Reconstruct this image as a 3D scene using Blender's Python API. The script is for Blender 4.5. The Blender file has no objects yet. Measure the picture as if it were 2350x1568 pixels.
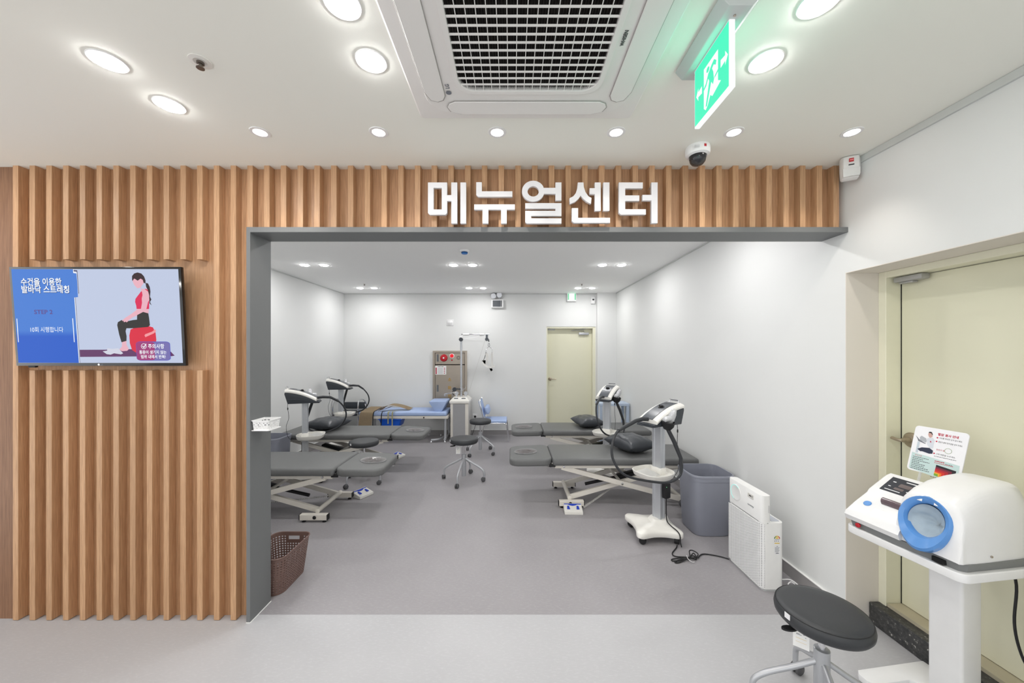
import bpy, bmesh, math, random
from mathutils import Vector, Matrix, noise as mnoise

random.seed(7)
SC = bpy.context.scene
COL = SC.collection
PI = math.pi

# ------------------------------------------------------------------ camera, world, exposure
CAM_H = 1.55            # eye height of the camera
CEIL = 2.617            # ceiling height of hall and treatment room
cam_data = bpy.data.cameras.new('camera')
cam = bpy.data.objects.new('camera', cam_data)
COL.objects.link(cam)
cam.location = (0, 0, CAM_H)
cam.rotation_euler = (PI / 2, 0, 0)
cam_data.sensor_width = 36.0
cam_data.lens = 36.0 * 830.0 / 2350.0
cam_data.shift_y = 22.0 / 2350.0
cam_data.shift_x = 1.0 / 2350.0
cam_data.clip_start = 0.05
SC.camera = cam

world = bpy.data.worlds.new('world')
SC.world = world
world.use_nodes = True
world.node_tree.nodes['Background'].inputs[0].default_value = (1, 1, 1, 1)
world.node_tree.nodes['Background'].inputs[1].default_value = 1.4  # even white fill, added to brighten the hall from its unwalled sides

SC.view_settings.view_transform = 'Standard'
SC.view_settings.look = 'None'
SC.view_settings.gamma = 1.0
SC.view_settings.use_curve_mapping = False
SC.view_settings.exposure = 0.10
SC.cycles.use_denoising = True
SC.cycles.max_bounces = 6
SC.cycles.diffuse_bounces = 4
SC.cycles.glossy_bounces = 3
SC.cycles.use_adaptive_sampling = True
SC.cycles.adaptive_threshold = 0.06
SC.cycles.sample_clamp_indirect = 6.0

HALL_LAMP_W = 1.3       # watts of one large hall downlight
SPOT_W = 2.2             # watts of one small warm spot above the slats
ROOM_LAMP_W = 2.3       # watts of one treatment room downlight

# ------------------------------------------------------------------ colours and materials
def lin(c):
    c = c / 255.0
    return c / 12.92 if c <= 0.04045 else ((c + 0.055) / 1.055) ** 2.4
def S(r, g, b):
    return (lin(r), lin(g), lin(b), 1.0)

MATS = {}
def mat(name, col, rough=0.5, metal=0.0, spec=0.5, var=0.03, scale=18.0, bump=0.0, bscale=120.0,
        emit=None, estr=0.0, alpha=1.0, trans=0.0, coat=0.0, ior=1.45):
    """Principled material whose colour and roughness wander a little with procedural noise."""
    if name in MATS:
        return MATS[name]
    m = bpy.data.materials.new(name); m.use_nodes = True
    nt = m.node_tree; b = nt.nodes['Principled BSDF']
    tc = nt.nodes.new('ShaderNodeTexCoord')
    nz = nt.nodes.new('ShaderNodeTexNoise'); nz.inputs['Scale'].default_value = scale
    nz.inputs['Detail'].default_value = 3
    nt.links.new(tc.outputs['Object'], nz.inputs['Vector'])
    mix = nt.nodes.new('ShaderNodeMix'); mix.data_type = 'RGBA'
    mix.inputs[6].default_value = tuple(min(1, c * (1 - var)) for c in col[:3]) + (1,)
    mix.inputs[7].default_value = tuple(min(1, c * (1 + var)) for c in col[:3]) + (1,)
    nt.links.new(nz.outputs['Fac'], mix.inputs[0])
    nt.links.new(mix.outputs[2], b.inputs['Base Color'])
    b.inputs['Roughness'].default_value = rough
    b.inputs['Metallic'].default_value = metal
    b.inputs['Specular IOR Level'].default_value = spec
    b.inputs['IOR'].default_value = ior
    b.inputs['Coat Weight'].default_value = coat
    b.inputs['Coat Roughness'].default_value = 0.1
    b.inputs['Transmission Weight'].default_value = trans
    b.inputs['Alpha'].default_value = alpha
    if bump > 0:
        bn = nt.nodes.new('ShaderNodeTexNoise'); bn.inputs['Scale'].default_value = bscale
        bn.inputs['Detail'].default_value = 4
        nt.links.new(tc.outputs['Object'], bn.inputs['Vector'])
        bp = nt.nodes.new('ShaderNodeBump'); bp.inputs['Strength'].default_value = bump
        bp.inputs['Distance'].default_value = 0.002
        nt.links.new(bn.outputs['Fac'], bp.inputs['Height'])
        nt.links.new(bp.outputs['Normal'], b.inputs['Normal'])
    if emit is not None:
        b.inputs['Emission Color'].default_value = emit
        b.inputs['Emission Strength'].default_value = estr
    MATS[name] = m
    return m

def screen_mat(name, col, s=1.0):
    """Flat self-lit colour of a display or a backlit sign."""
    if name in MATS:
        return MATS[name]
    m = bpy.data.materials.new(name); m.use_nodes = True
    b = m.node_tree.nodes['Principled BSDF']
    b.inputs['Base Color'].default_value = (0.01, 0.01, 0.01, 1)
    b.inputs['Roughness'].default_value = 0.35
    b.inputs['Specular IOR Level'].default_value = 0.15
    b.inputs['Emission Color'].default_value = col
    b.inputs['Emission Strength'].default_value = s
    MATS[name] = m
    return m

def wood_mat(name, light, dark, seed):
    m = bpy.data.materials.new(name); m.use_nodes = True
    nt = m.node_tree; b = nt.nodes['Principled BSDF']
    tc = nt.nodes.new('ShaderNodeTexCoord')
    oi = nt.nodes.new('ShaderNodeObjectInfo')
    mul = nt.nodes.new('ShaderNodeMath'); mul.operation = 'MULTIPLY'; mul.inputs[1].default_value = 37.0
    nt.links.new(oi.outputs['Random'], mul.inputs[0])
    comb = nt.nodes.new('ShaderNodeCombineXYZ')
    comb.inputs[1].default_value = seed
    nt.links.new(mul.outputs[0], comb.inputs[0]); nt.links.new(mul.outputs[0], comb.inputs[2])
    add = nt.nodes.new('ShaderNodeVectorMath'); add.operation = 'ADD'
    nt.links.new(tc.outputs['Object'], add.inputs[0]); nt.links.new(comb.outputs[0], add.inputs[1])
    mp = nt.nodes.new('ShaderNodeMapping'); mp.inputs['Scale'].default_value = (52, 52, 1.5)
    nt.links.new(add.outputs[0], mp.inputs['Vector'])
    n1 = nt.nodes.new('ShaderNodeTexNoise'); n1.inputs['Scale'].default_value = 2.6
    n1.inputs['Detail'].default_value = 6; n1.inputs['Distortion'].default_value = 0.7
    nt.links.new(mp.outputs[0], n1.inputs['Vector'])
    mp2 = nt.nodes.new('ShaderNodeMapping'); mp2.inputs['Scale'].default_value = (260, 260, 7)
    nt.links.new(add.outputs[0], mp2.inputs['Vector'])
    n2 = nt.nodes.new('ShaderNodeTexNoise'); n2.inputs['Scale'].default_value = 1.6; n2.inputs['Detail'].default_value = 3
    nt.links.new(mp2.outputs[0], n2.inputs['Vector'])
    r1 = nt.nodes.new('ShaderNodeValToRGB')
    r1.color_ramp.elements[0].position = 0.30; r1.color_ramp.elements[0].color = dark
    r1.color_ramp.elements[1].position = 0.70; r1.color_ramp.elements[1].color = light
    nt.links.new(n1.outputs['Fac'], r1.inputs['Fac'])
    mx = nt.nodes.new('ShaderNodeMix'); mx.data_type = 'RGBA'; mx.blend_type = 'MULTIPLY'
    mx.inputs[0].default_value = 0.42
    nt.links.new(r1.outputs['Color'], mx.inputs[6])
    r2 = nt.nodes.new('ShaderNodeValToRGB')
    r2.color_ramp.elements[0].position = 0.35; r2.color_ramp.elements[0].color = (0.55, 0.5, 0.45, 1)
    r2.color_ramp.elements[1].position = 0.6; r2.color_ramp.elements[1].color = (1, 1, 1, 1)
    nt.links.new(n2.outputs['Fac'], r2.inputs['Fac'])
    nt.links.new(r2.outputs['Color'], mx.inputs[7])
    # each board has its own slight tone
    hs = nt.nodes.new('ShaderNodeHueSaturation')
    mr = nt.nodes.new('ShaderNodeMapRange'); mr.inputs[3].default_value = 0.93; mr.inputs[4].default_value = 1.07
    nt.links.new(oi.outputs['Random'], mr.inputs[0]); nt.links.new(mr.outputs[0], hs.inputs['Value'])
    nt.links.new(mx.outputs[2], hs.inputs['Color'])
    nt.links.new(hs.outputs[0], b.inputs['Base Color'])
    b.inputs['Roughness'].default_value = 0.45
    b.inputs['Specular IOR Level'].default_value = 0.4
    bp = nt.nodes.new('ShaderNodeBump'); bp.inputs['Strength'].default_value = 0.12; bp.inputs['Distance'].default_value = 0.001
    nt.links.new(n2.outputs['Fac'], bp.inputs['Height']); nt.links.new(bp.outputs['Normal'], b.inputs['Normal'])
    MATS[name] = m
    return m

def floor_mat(name, base, dark, lightc, seed):
    """Vinyl sheet: soft clouds, fine brushed flecks along one diagonal."""
    m = bpy.data.materials.new(name); m.use_nodes = True
    nt = m.node_tree; b = nt.nodes['Principled BSDF']
    tc = nt.nodes.new('ShaderNodeTexCoord')
    mp = nt.nodes.new('ShaderNodeMapping'); mp.inputs['Location'].default_value = (seed, seed * 2, 0)
    mp.inputs['Rotation'].default_value = (0, 0, 0.5); mp.inputs['Scale'].default_value = (1, 1, 1)
    nt.links.new(tc.outputs['Object'], mp.inputs['Vector'])
    n1 = nt.nodes.new('ShaderNodeTexNoise'); n1.inputs['Scale'].default_value = 1.3; n1.inputs['Detail'].default_value = 5
    nt.links.new(mp.outputs[0], n1.inputs['Vector'])
    mp2 = nt.nodes.new('ShaderNodeMapping'); mp2.inputs['Rotation'].default_value = (0, 0, 0.5)
    mp2.inputs['Scale'].default_value = (38, 110, 1)
    nt.links.new(tc.outputs['Object'], mp2.inputs['Vector'])
    n2 = nt.nodes.new('ShaderNodeTexNoise'); n2.inputs['Scale'].default_value = 1.0; n2.inputs['Detail'].default_value = 5
    n2.inputs['Roughness'].default_value = 0.7
    nt.links.new(mp2.outputs[0], n2.inputs['Vector'])
    r1 = nt.nodes.new('ShaderNodeValToRGB')
    r1.color_ramp.elements[0].position = 0.3; r1.color_ramp.elements[0].color = dark
    r1.color_ramp.elements[1].position = 0.7; r1.color_ramp.elements[1].color = base
    nt.links.new(n1.outputs['Fac'], r1.inputs['Fac'])
    r2 = nt.nodes.new('ShaderNodeValToRGB')
    r2.color_ramp.elements[0].position = 0.5; r2.color_ramp.elements[0].color = (0, 0, 0, 1)
    r2.color_ramp.elements[1].position = 0.78; r2.color_ramp.elements[1].color = (0.55, 0.55, 0.55, 1)
    nt.links.new(n2.outputs['Fac'], r2.inputs['Fac'])
    mx = nt.nodes.new('ShaderNodeMix'); mx.data_type = 'RGBA'
    nt.links.new(r2.outputs['Color'], mx.inputs[0])
    nt.links.new(r1.outputs['Color'], mx.inputs[6]); mx.inputs[7].default_value = lightc
    nt.links.new(mx.outputs[2], b.inputs['Base Color'])
    b.inputs['Roughness'].default_value = 0.42
    b.inputs['Specular IOR Level'].default_value = 0.35
    bp = nt.nodes.new('ShaderNodeBump'); bp.inputs['Strength'].default_value = 0.10; bp.inputs['Distance'].default_value = 0.001
    nt.links.new(n2.outputs['Fac'], bp.inputs['Height']); nt.links.new(bp.outputs['Normal'], b.inputs['Normal'])
    MATS[name] = m
    return m

WOOD = wood_mat('oak_veneer', S(206, 165, 127), S(184, 143, 107), 3.0)
WOOD_D = wood_mat('oak_veneer_gap_shade', S(199, 157, 120), S(176, 135, 100), 9.0)  # same oak, darkened slightly to imitate shade behind the slats
WOOD_R = wood_mat('dark_wood_return', S(150, 112, 84), S(128, 92, 68), 15.0)  # darker wood tone on the return panel
FLOOR_H = floor_mat('hall_vinyl', S(187, 187, 190), S(178, 178, 181), S(203, 203, 206), 1.0)
FLOOR_R = floor_mat('room_vinyl', S(158, 155, 158), S(148, 145, 148), S(178, 176, 179), 5.0)
WALL = mat('white_wallpaper', S(228, 229, 228), 0.75, var=0.012, scale=4, bump=0.05, bscale=300)
CEIL_H = mat('ceiling_paint_warm_light', S(245, 245, 237), 0.8, var=0.01, scale=3)  # same white paint as the room, warmth of the hall light tinted in
CEIL_R = mat('room_ceiling_paint', S(250, 250, 249), 0.8, var=0.01, scale=3)
GREY_FRAME = mat('grey_laminate', S(112, 114, 115), 0.5, var=0.02)
SKIRT = mat('grey_skirting', S(158, 155, 155), 0.5)
CAULK = mat('white_caulk', S(240, 240, 238), 0.6)
CREAM = mat('cream_door_paint', S(226, 224, 200), 0.45, var=0.02, scale=3)
CREAM_F = mat('cream_frame_paint', S(234, 232, 210), 0.4)
WHITE = mat('white_plastic', S(238, 238, 238), 0.3)
WHITE_M = mat('matt_white_plastic', S(232, 231, 229), 0.5)
OFFWHITE = mat('offwhite_plastic', S(232, 230, 224), 0.35)
BONE = mat('bone_powder_coat', S(226, 221, 212), 0.4)
BLACK = mat('black_rubber', S(28, 28, 30), 0.5)
DARKHOLE = mat('dark_cavity', S(14, 14, 15), 0.8)
GLOSSBLACK = mat('gloss_black_plastic', S(16, 16, 18), 0.12, coat=0.5)
CHAR = mat('charcoal_plastic', S(62, 66, 72), 0.4)
GREY_P = mat('grey_panel_plastic', S(86, 90, 96), 0.25)
HOSE = mat('hose_rubber', S(46, 48, 52), 0.38)
VINYL = mat('grey_vinyl_upholstery', S(104, 105, 105), 0.45, var=0.04, scale=40, bump=0.15, bscale=260)
VINYL_D = mat('dark_vinyl_upholstery', S(60, 63, 68), 0.32, var=0.05, bump=0.15, bscale=260)
SEATBLK = mat('stool_vinyl', S(54, 56, 59), 0.42, var=0.04, bump=0.12, bscale=300)
SILVER = mat('silver_paint', S(190, 192, 196), 0.32, metal=0.55)
ALU = mat('brushed_aluminium', S(200, 203, 208), 0.35, metal=0.6)
CHROME = mat('chrome', S(225, 225, 228), 0.12, metal=1.0)
STEEL = mat('stainless_steel', S(176, 166, 154), 0.34, metal=0.75, var=0.06, scale=6)
CASTER = mat('caster_grey', S(84, 84, 86), 0.5)
BLUE_V = mat('blue_vinyl', S(170, 190, 228), 0.5, var=0.03)
BLUE_P = mat('bright_blue_plastic', S(10, 88, 205), 0.35)
BIN = mat('slate_bin_plastic', S(142, 145, 157), 0.4)
BROWN = mat('brown_rattan_plastic', S(114, 90, 83), 0.45)
CYAN_B = mat('cuff_blue_plastic', S(92, 148, 214), 0.25, coat=0.3)
PAPER = mat('paper', S(244, 244, 242), 0.8)
RED = mat('red_enamel', S(188, 32, 44), 0.35)
GOLD = mat('gold_lettering', S(190, 148, 50), 0.3, metal=0.5)
INK = mat('black_ink', S(36, 36, 40), 0.6)
GREYINK = mat('grey_ink', S(120, 124, 132), 0.6)
REDINK = mat('red_ink', S(190, 30, 62), 0.6)
WHITEINK = mat('white_ink', S(236, 236, 238), 0.6)
FILM = mat('clear_film', S(116, 104, 104), 0.08, alpha=0.5, spec=0.9, coat=1.0, bump=0.8, bscale=45)
CLEAR = mat('clear_plastic', S(230, 232, 236), 0.1, alpha=0.4, spec=0.7)
GLASSDARK = mat('smoked_dome', S(40, 40, 44), 0.05, alpha=0.75, spec=0.8)
LAMP = screen_mat('lamp_diffuser', (1.0, 0.99, 0.98, 1), 70.0)
LAMP_W = screen_mat('warm_lamp_diffuser', (1.0, 0.96, 0.92, 1), 10.0)
BELT = mat('khaki_webbing', S(192, 172, 142), 0.85, var=0.08, bump=0.3, bscale=400)

# ------------------------------------------------------------------ geometry helpers
def NB():
    return bmesh.new()

def merge(dst, src, M=None):
    if M is not None:
        bmesh.ops.transform(src, matrix=M, verts=src.verts)
    me = bpy.data.meshes.new('tmp'); src.to_mesh(me); src.free()
    dst.from_mesh(me); bpy.data.meshes.remove(me)
    return dst

def box(bm, x0, x1, y0, y1, z0, z1, bev=0.0, seg=2, M=None):
    t = NB()
    vs = [t.verts.new(p) for p in ((x0, y0, z0), (x1, y0, z0), (x1, y1, z0), (x0, y1, z0),
                                   (x0, y0, z1), (x1, y0, z1), (x1, y1, z1), (x0, y1, z1))]
    for f in ((0, 3, 2, 1), (4, 5, 6, 7), (0, 1, 5, 4), (1, 2, 6, 5), (2, 3, 7, 6), (3, 0, 4, 7)):
        t.faces.new([vs[i] for i in f])
    if bev > 0:
        bmesh.ops.bevel(t, geom=t.edges[:], offset=bev, segments=seg, affect='EDGES', profile=0.5)
    return merge(bm, t, M)

def prism(bm, poly, d, M=None, bev=0.0, seg=2):
    """poly in the XY plane, extruded by d along +Z."""
    t = NB()
    a = [t.verts.new((p[0], p[1], 0)) for p in poly]
    b = [t.verts.new((p[0], p[1], d)) for p in poly]
    n = len(poly)
    t.faces.new(a[::-1]); t.faces.new(b)
    for i in range(n):
        t.faces.new((a[i], a[(i + 1) % n], b[(i + 1) % n], b[i]))
    bmesh.ops.recalc_face_normals(t, faces=t.faces)
    if bev > 0:
        bmesh.ops.bevel(t, geom=t.edges[:], offset=bev, segments=seg, affect='EDGES', profile=0.5, clamp_overlap=True)
    return merge(bm, t, M)

def lathe(bm, prof, seg=32, M=None):
    """prof: list of (radius, z); turned about Z."""
    t = NB(); rings = []
    for r, z in prof:
        if r < 1e-6:
            rings.append([t.verts.new((0, 0, z))])
        else:
            rings.append([t.verts.new((r * math.cos(2 * PI * i / seg), r * math.sin(2 * PI * i / seg), z)) for i in range(seg)])
    for a, b in zip(rings[:-1], rings[1:]):
        for i in range(seg):
            j = (i + 1) % seg
            if len(a) == 1 and len(b) == 1:
                continue
            if len(a) == 1:
                t.faces.new((a[0], b[j], b[i]))
            elif len(b) == 1:
                t.faces.new((a[i], a[j], b[0]))
            else:
                t.faces.new((a[i], a[j], b[j], b[i]))
    if len(rings[0]) > 1:
        t.faces.new(rings[0][::-1])
    if len(rings[-1]) > 1:
        t.faces.new(rings[-1])
    bmesh.ops.recalc_face_normals(t, faces=t.faces)
    return merge(bm, t, M)

def spline(pts, n=6, closed=False):
    P = [Vector(p) for p in pts]; out = []
    m = len(P)
    rng = range(m if closed else m - 1)
    for i in rng:
        p1, p2 = P[i], P[(i + 1) % m]
        p0 = P[i - 1] if (closed or i > 0) else p1 * 2 - p2
        p3 = P[(i + 2) % m] if (closed or i + 2 < m) else p2 * 2 - p1
        for k in range(n):
            t = k / n
            out.append(0.5 * ((2 * p1) + (p2 - p0) * t + (2 * p0 - 5 * p1 + 4 * p2 - p3) * t * t + (3 * p1 - p0 - 3 * p2 + p3) * t ** 3))
    if not closed:
        out.append(P[-1])
    return out

def tube(bm, pts, r, seg=10, smooth=0, closed=False, flat=None):
    """round (or flat = (w, h) rectangular) tube along points; r may be a list."""
    if smooth:
        pts = spline(pts, smooth, closed)
    P = [Vector(p) for p in pts]; n = len(P)
    t = NB(); rings = []
    up = Vector((0, 0, 1)); prev = None
    for i in range(n):
        if closed:
            d = (P[(i + 1) % n] - P[i - 1])
        else:
            d = (P[min(i + 1, n - 1)] - P[max(i - 1, 0)])
        d.normalize()
        if prev is None:
            ref = up if abs(d.z) < 0.95 else Vector((1, 0, 0))
            a = d.cross(ref).normalized()
        else:
            a = (prev - d * prev.dot(d))
            a = a.normalized() if a.length > 1e-5 else d.cross(up).normalized()
        prev = a
        b = a.cross(d).normalized()
        if flat:
            w, h = flat
            ring = [P[i] + a * (sx * w / 2) + b * (sy * h / 2) for sx, sy in ((-1, -1), (1, -1), (1, 1), (-1, 1))]
        else:
            rr = r[min(i, len(r) - 1)] if isinstance(r, (list, tuple)) else r
            ring = [P[i] + a * (rr * math.cos(2 * PI * k / seg)) + b * (rr * math.sin(2 * PI * k / seg)) for k in range(seg)]
        rings.append([t.verts.new(v) for v in ring])
    s = len(rings[0])
    pairs = list(zip(rings[:-1], rings[1:])) + ([(rings[-1], rings[0])] if closed else [])
    for A, B in pairs:
        for k in range(s):
            t.faces.new((A[k], A[(k + 1) % s], B[(k + 1) % s], B[k]))
    if not closed:
        t.faces.new(rings[0][::-1]); t.faces.new(rings[-1])
    bmesh.ops.recalc_face_normals(t, faces=t.faces)
    return merge(bm, t)

def loft(bm, loops, cap0=True, cap1=True, M=None):
    """skin equal-length closed loops of 3D points."""
    t = NB(); R = [[t.verts.new(p) for p in L] for L in loops]; n = len(R[0])
    for A, B in zip(R[:-1], R[1:]):
        for k in range(n):
            t.faces.new((A[k], A[(k + 1) % n], B[(k + 1) % n], B[k]))
    if cap0: t.faces.new(R[0][::-1])
    if cap1: t.faces.new(R[-1])
    bmesh.ops.recalc_face_normals(t, faces=t.faces)
    return merge(bm, t, M)

def rrect(w, h, r, n=6, cx=0.0, cy=0.0):
    """rounded rectangle outline, counter-clockwise."""
    out = []
    for sx, sy, a0 in ((1, 1, 0), (-1, 1, PI / 2), (-1, -1, PI), (1, -1, 1.5 * PI)):
        for k in range(n + 1):
            a = a0 + PI / 2 * k / n
            out.append((cx + sx * (w / 2 - r) + r * math.cos(a), cy + sy * (h / 2 - r) + r * math.sin(a)))
    return out

def ellipse(rx, ry, n=32, cx=0.0, cy=0.0):
    return [(cx + rx * math.cos(2 * PI * i / n), cy + ry * math.sin(2 * PI * i / n)) for i in range(n)]

def obj(name, bm, m, parent=None, smooth=True, ang=35, loc=None, rot=None):
    me = bpy.data.meshes.new(name)
    if isinstance(bm, bpy.types.Mesh):
        bpy.data.meshes.remove(me); me = bm; me.name = name
    else:
        bm.to_mesh(me); bm.free()
    me.materials.clear(); me.materials.append(m)
    if smooth and len(me.polygons):
        me.polygons.foreach_set('use_smooth', [True] * len(me.polygons))
        me.set_sharp_from_angle(angle=math.radians(ang))
    o = bpy.data.objects.new(name, me); COL.objects.link(o)
    if parent: o.parent = parent
    if loc: o.location = loc
    if rot: o.rotation_euler = rot
    return o

def tag(o, label, cat, group=None):
    o['label'] = label; o['category'] = cat
    if group: o['group'] = group
    return o

def thing(name, label, cat, loc=(0, 0, 0), rz=0.0, group=None):
    o = bpy.data.objects.new(name, None); COL.objects.link(o)
    o.empty_display_size = 0.05
    o.location = loc; o.rotation_euler = (0, 0, rz)
    return tag(o, label, cat, group)

def struct(name, bm, m, parent=None, smooth=False):
    o = obj(name, bm, m, parent, smooth)
    if parent is None: o['kind'] = 'structure'
    return o

def dup(root, loc=None, rz=None, label=None, parent=None):
    """copy a thing with its parts, their sub-parts and lamps."""
    c = root.copy(); COL.objects.link(c)
    if parent is not None: c.parent = parent
    if loc is not None: c.location = loc
    if rz is not None: c.rotation_euler = (0, 0, rz)
    if label: c['label'] = label
    for ch in list(root.children):
        dup(ch, parent=c)
    return c

def shape(polys, extrude=0.0, bevel=0.0, bres=1):
    """flat (or thick) filled shape from closed outlines, holes by even-odd; a Mesh in the XY plane."""
    cu = bpy.data.curves.new('shape', 'CURVE'); cu.dimensions = '2D'; cu.fill_mode = 'BOTH'
    for poly in polys:
        sp = cu.splines.new('POLY'); sp.points.add(len(poly) - 1); sp.use_cyclic_u = True
        for q, p in zip(sp.points, poly): q.co = (p[0], p[1], 0, 1)
    cu.extrude = extrude; cu.bevel_depth = bevel; cu.bevel_resolution = bres
    o = bpy.data.objects.new('shape', cu); COL.objects.link(o)
    me = bpy.data.meshes.new_from_object(o)
    bpy.data.objects.remove(o); bpy.data.curves.remove(cu)
    return me

def text_mesh(body, size=1.0, extrude=0.0, bold=0.0, align='LEFT', sx=1.0, space=1.0):
    cu = bpy.data.curves.new('text', 'FONT'); cu.body = body; cu.size = size; cu.extrude = extrude
    cu.offset = bold; cu.align_x = align; cu.space_character = space
    cu.resolution_u = 3
    o = bpy.data.objects.new('text', cu); COL.objects.link(o)
    me = bpy.data.meshes.new_from_object(o)
    bpy.data.objects.remove(o); bpy.data.curves.remove(cu)
    if sx != 1.0:
        me.transform(Matrix.Diagonal((sx, 1, 1, 1)))
    return me

def put(me, M):
    me.transform(M)
    return me

def MAT(ex, ey, ez, o):
    """matrix whose columns are three axes and an origin."""
    return Matrix(((ex[0], ey[0], ez[0], o[0]), (ex[1], ey[1], ez[1], o[1]), (ex[2], ey[2], ez[2], o[2]), (0, 0, 0, 1)))

def T(x, y, z): return Matrix.Translation((x, y, z))
def RX(a): return Matrix.Rotation(a, 4, 'X')
def RY(a): return Matrix.Rotation(a, 4, 'Y')
def RZ(a): return Matrix.Rotation(a, 4, 'Z')
AX_X = RY(PI / 2)          # turns a Z-axis lathe to lie along X
AX_Y = RX(-PI / 2)         # turns a Z-axis lathe to lie along Y

# ================================================================== THE SETTING
XR = 1.92                 # right wall
XL = -3.115               # left wall of the treatment room
YB = 6.718                # back wall of the treatment room
Y_SLAT, Y_PANEL = 2.078, 2.123
Y_PF, Y_PB = 2.062, 2.241 # front and back of the portal frame
PX0, PX1 = -1.513, -1.491 # outer and inner left edge of the portal
PZ0, PZ1 = 2.228, 2.258   # underside and top of the portal head
Y_SEAM = 2.126
HX0, HY0 = -4.3, -2.7     # hall limits out of view

struct('floor', box(NB(), HX0, 2.4, HY0, Y_SEAM, -0.1, 0.0), FLOOR_H)
struct('floor_treatment_room', box(NB(), XL - 0.1, XR + 0.1, Y_SEAM, YB + 0.3, -0.1, 0.0), FLOOR_R)
struct('ceiling', box(NB(), HX0, XR + 0.1, HY0, Y_PB - 0.05, CEIL, CEIL + 0.1), CEIL_H)
struct('ceiling_treatment_room', box(NB(), XL - 0.1, XR + 0.1, Y_PB - 0.05, YB + 0.3, CEIL, CEIL + 0.1), CEIL_R)

# partition between hall and treatment room (plaster core behind the oak)
b = NB(); box(b, HX0, PX0, Y_PANEL + 0.02, Y_PB, 0, CEIL); box(b, PX0, XR, Y_PANEL + 0.02, Y_PB, PZ1, CEIL)
struct('wall_partition', b, WALL)
b = NB(); box(b, -2.87, PX0, Y_PANEL, Y_PANEL + 0.02, 0, CEIL); box(b, PX0, XR, Y_PANEL, Y_PANEL + 0.02, PZ1, CEIL)
wall_front = struct('wall_front', b, WOOD_D)
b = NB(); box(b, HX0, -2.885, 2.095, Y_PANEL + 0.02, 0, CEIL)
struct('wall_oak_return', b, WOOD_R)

# slats: each one a board
PITCH = 38.45 / 399.4
SW, SD = 0.0315, Y_PANEL - Y_SLAT
def slat_mesh(z0, z1):
    bm = box(NB(), 0, SW, 0, SD, z0, z1, 0.0008, 1)
    me = bpy.data.meshes.new('slat'); bm.to_mesh(me); bm.free(); me.materials.append(WOOD)
    return me
NZ0, NZ1 = 1.439, 2.077     # the bare niche behind the television
SL_FULL, SL_TOP, SL_LOW, SL_HEAD = slat_mesh(0.003, CEIL), slat_mesh(NZ1, CEIL), slat_mesh(0.003, NZ0), slat_mesh(PZ1, CEIL)
def add_slat(me, i):
    o = bpy.data.objects.new('slat', me); COL.objects.link(o); o.parent = wall_front
    o.location = ((29.1 - 1174) / 399.4 + PITCH * i, Y_SLAT, 0)
for i in range(50):
    if i in (0, 12, 13): add_slat(SL_FULL, i)
    elif i <= 11: add_slat(SL_TOP, i); add_slat(SL_LOW, i)
    else: add_slat(SL_HEAD, i)

# grey portal frame: jamb and head
trim = NB()
prism(trim, [(PX0, 0), (PX1, 0), (PX1, PZ0), (XR, PZ0), (XR, PZ1), (PX0, PZ1)], Y_PB - Y_PF,
      MAT((1, 0, 0), (0, 0, 1), (0, 1, 0), (0, Y_PF, 0)), 0.0012, 1)
struct('trim_1', trim, GREY_FRAME)
c = NB(); box(c, PX1, PX1 + 0.004, Y_PF, Y_PB, 0, 0.003); box(c, PX0, PX1, Y_PF - 0.003, Y_PF, 0, 0.003)
struct('trim_2', c, CAULK)

# right wall with the door recess near the camera
RY1 = 2.08; RY0 = 1.10; R_TOP = 2.001; RX1 = 2.105
b = NB()
box(b, XR, XR + 0.35, RY1, YB + 0.3, 0, CEIL)
box(b, XR, XR + 0.35, RY0, RY1, R_TOP, CEIL)
box(b, XR, XR + 0.35, HY0, RY0, 0, CEIL)
struct('wall_right', b, WALL)
box_b = NB(); box(box_b, XL - 0.15, XL, Y_PB, YB + 0.3, 0, CEIL)
struct('wall_left', box_b, WALL)
# back wall with door opening
DX0, DX1, DZ = (1254 - 1174) / 123.5, (1367 - 1174) / 123.5, 2.003
b = NB()
box(b, XL, DX0, YB, YB + 0.3, 0, CEIL); box(b, DX1, XR, YB, YB + 0.3, 0, CEIL); box(b, DX0, DX1, YB, YB + 0.3, DZ, CEIL)
box(b, DX1 + 0.008, XR, YB - 0.1, YB, 0, CEIL)
struct('wall_back', b, WALL)
# left and rear hall walls left out so the added world fill enters

# skirting boards with their line of white caulk
def skirt(name, x0, x1, y0, y1):
    o = struct(name, box(NB(), x0, x1, y0, y1, 0, 0.085), SKIRT)
    e = 0.003
    obj('caulk_line', box(NB(), x0 - e, x1 + e, y0 - e, y1 + e, 0.085, 0.089), CAULK, o, False)
skirt('baseboard_back', XL, DX0, YB - 0.012, YB)
skirt('baseboard_left', XL, XL + 0.012, Y_PB, YB)
skirt('baseboard_right', XR - 0.012, XR, RY1 + 0.004, YB - 0.1)
skirt('baseboard_partition', XL, PX0 - 0.005, Y_PB, Y_PB + 0.012)
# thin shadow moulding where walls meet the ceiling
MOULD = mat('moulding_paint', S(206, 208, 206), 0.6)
struct('trim_3', box(NB(), XR - 0.012, XR, HY0, Y_SLAT - 0.005, CEIL - 0.035, CEIL - 0.001), MOULD)
b = NB()
box(b, XL, XR, YB - 0.010, YB, CEIL - 0.012, CEIL - 0.001); box(b, XL, XL + 0.010, Y_PB, YB, CEIL - 0.012, CEIL - 0.001)
box(b, XR - 0.010, XR, Y_PB, YB, CEIL - 0.012, CEIL - 0.001)
struct('trim_4', b, MOULD)

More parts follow.
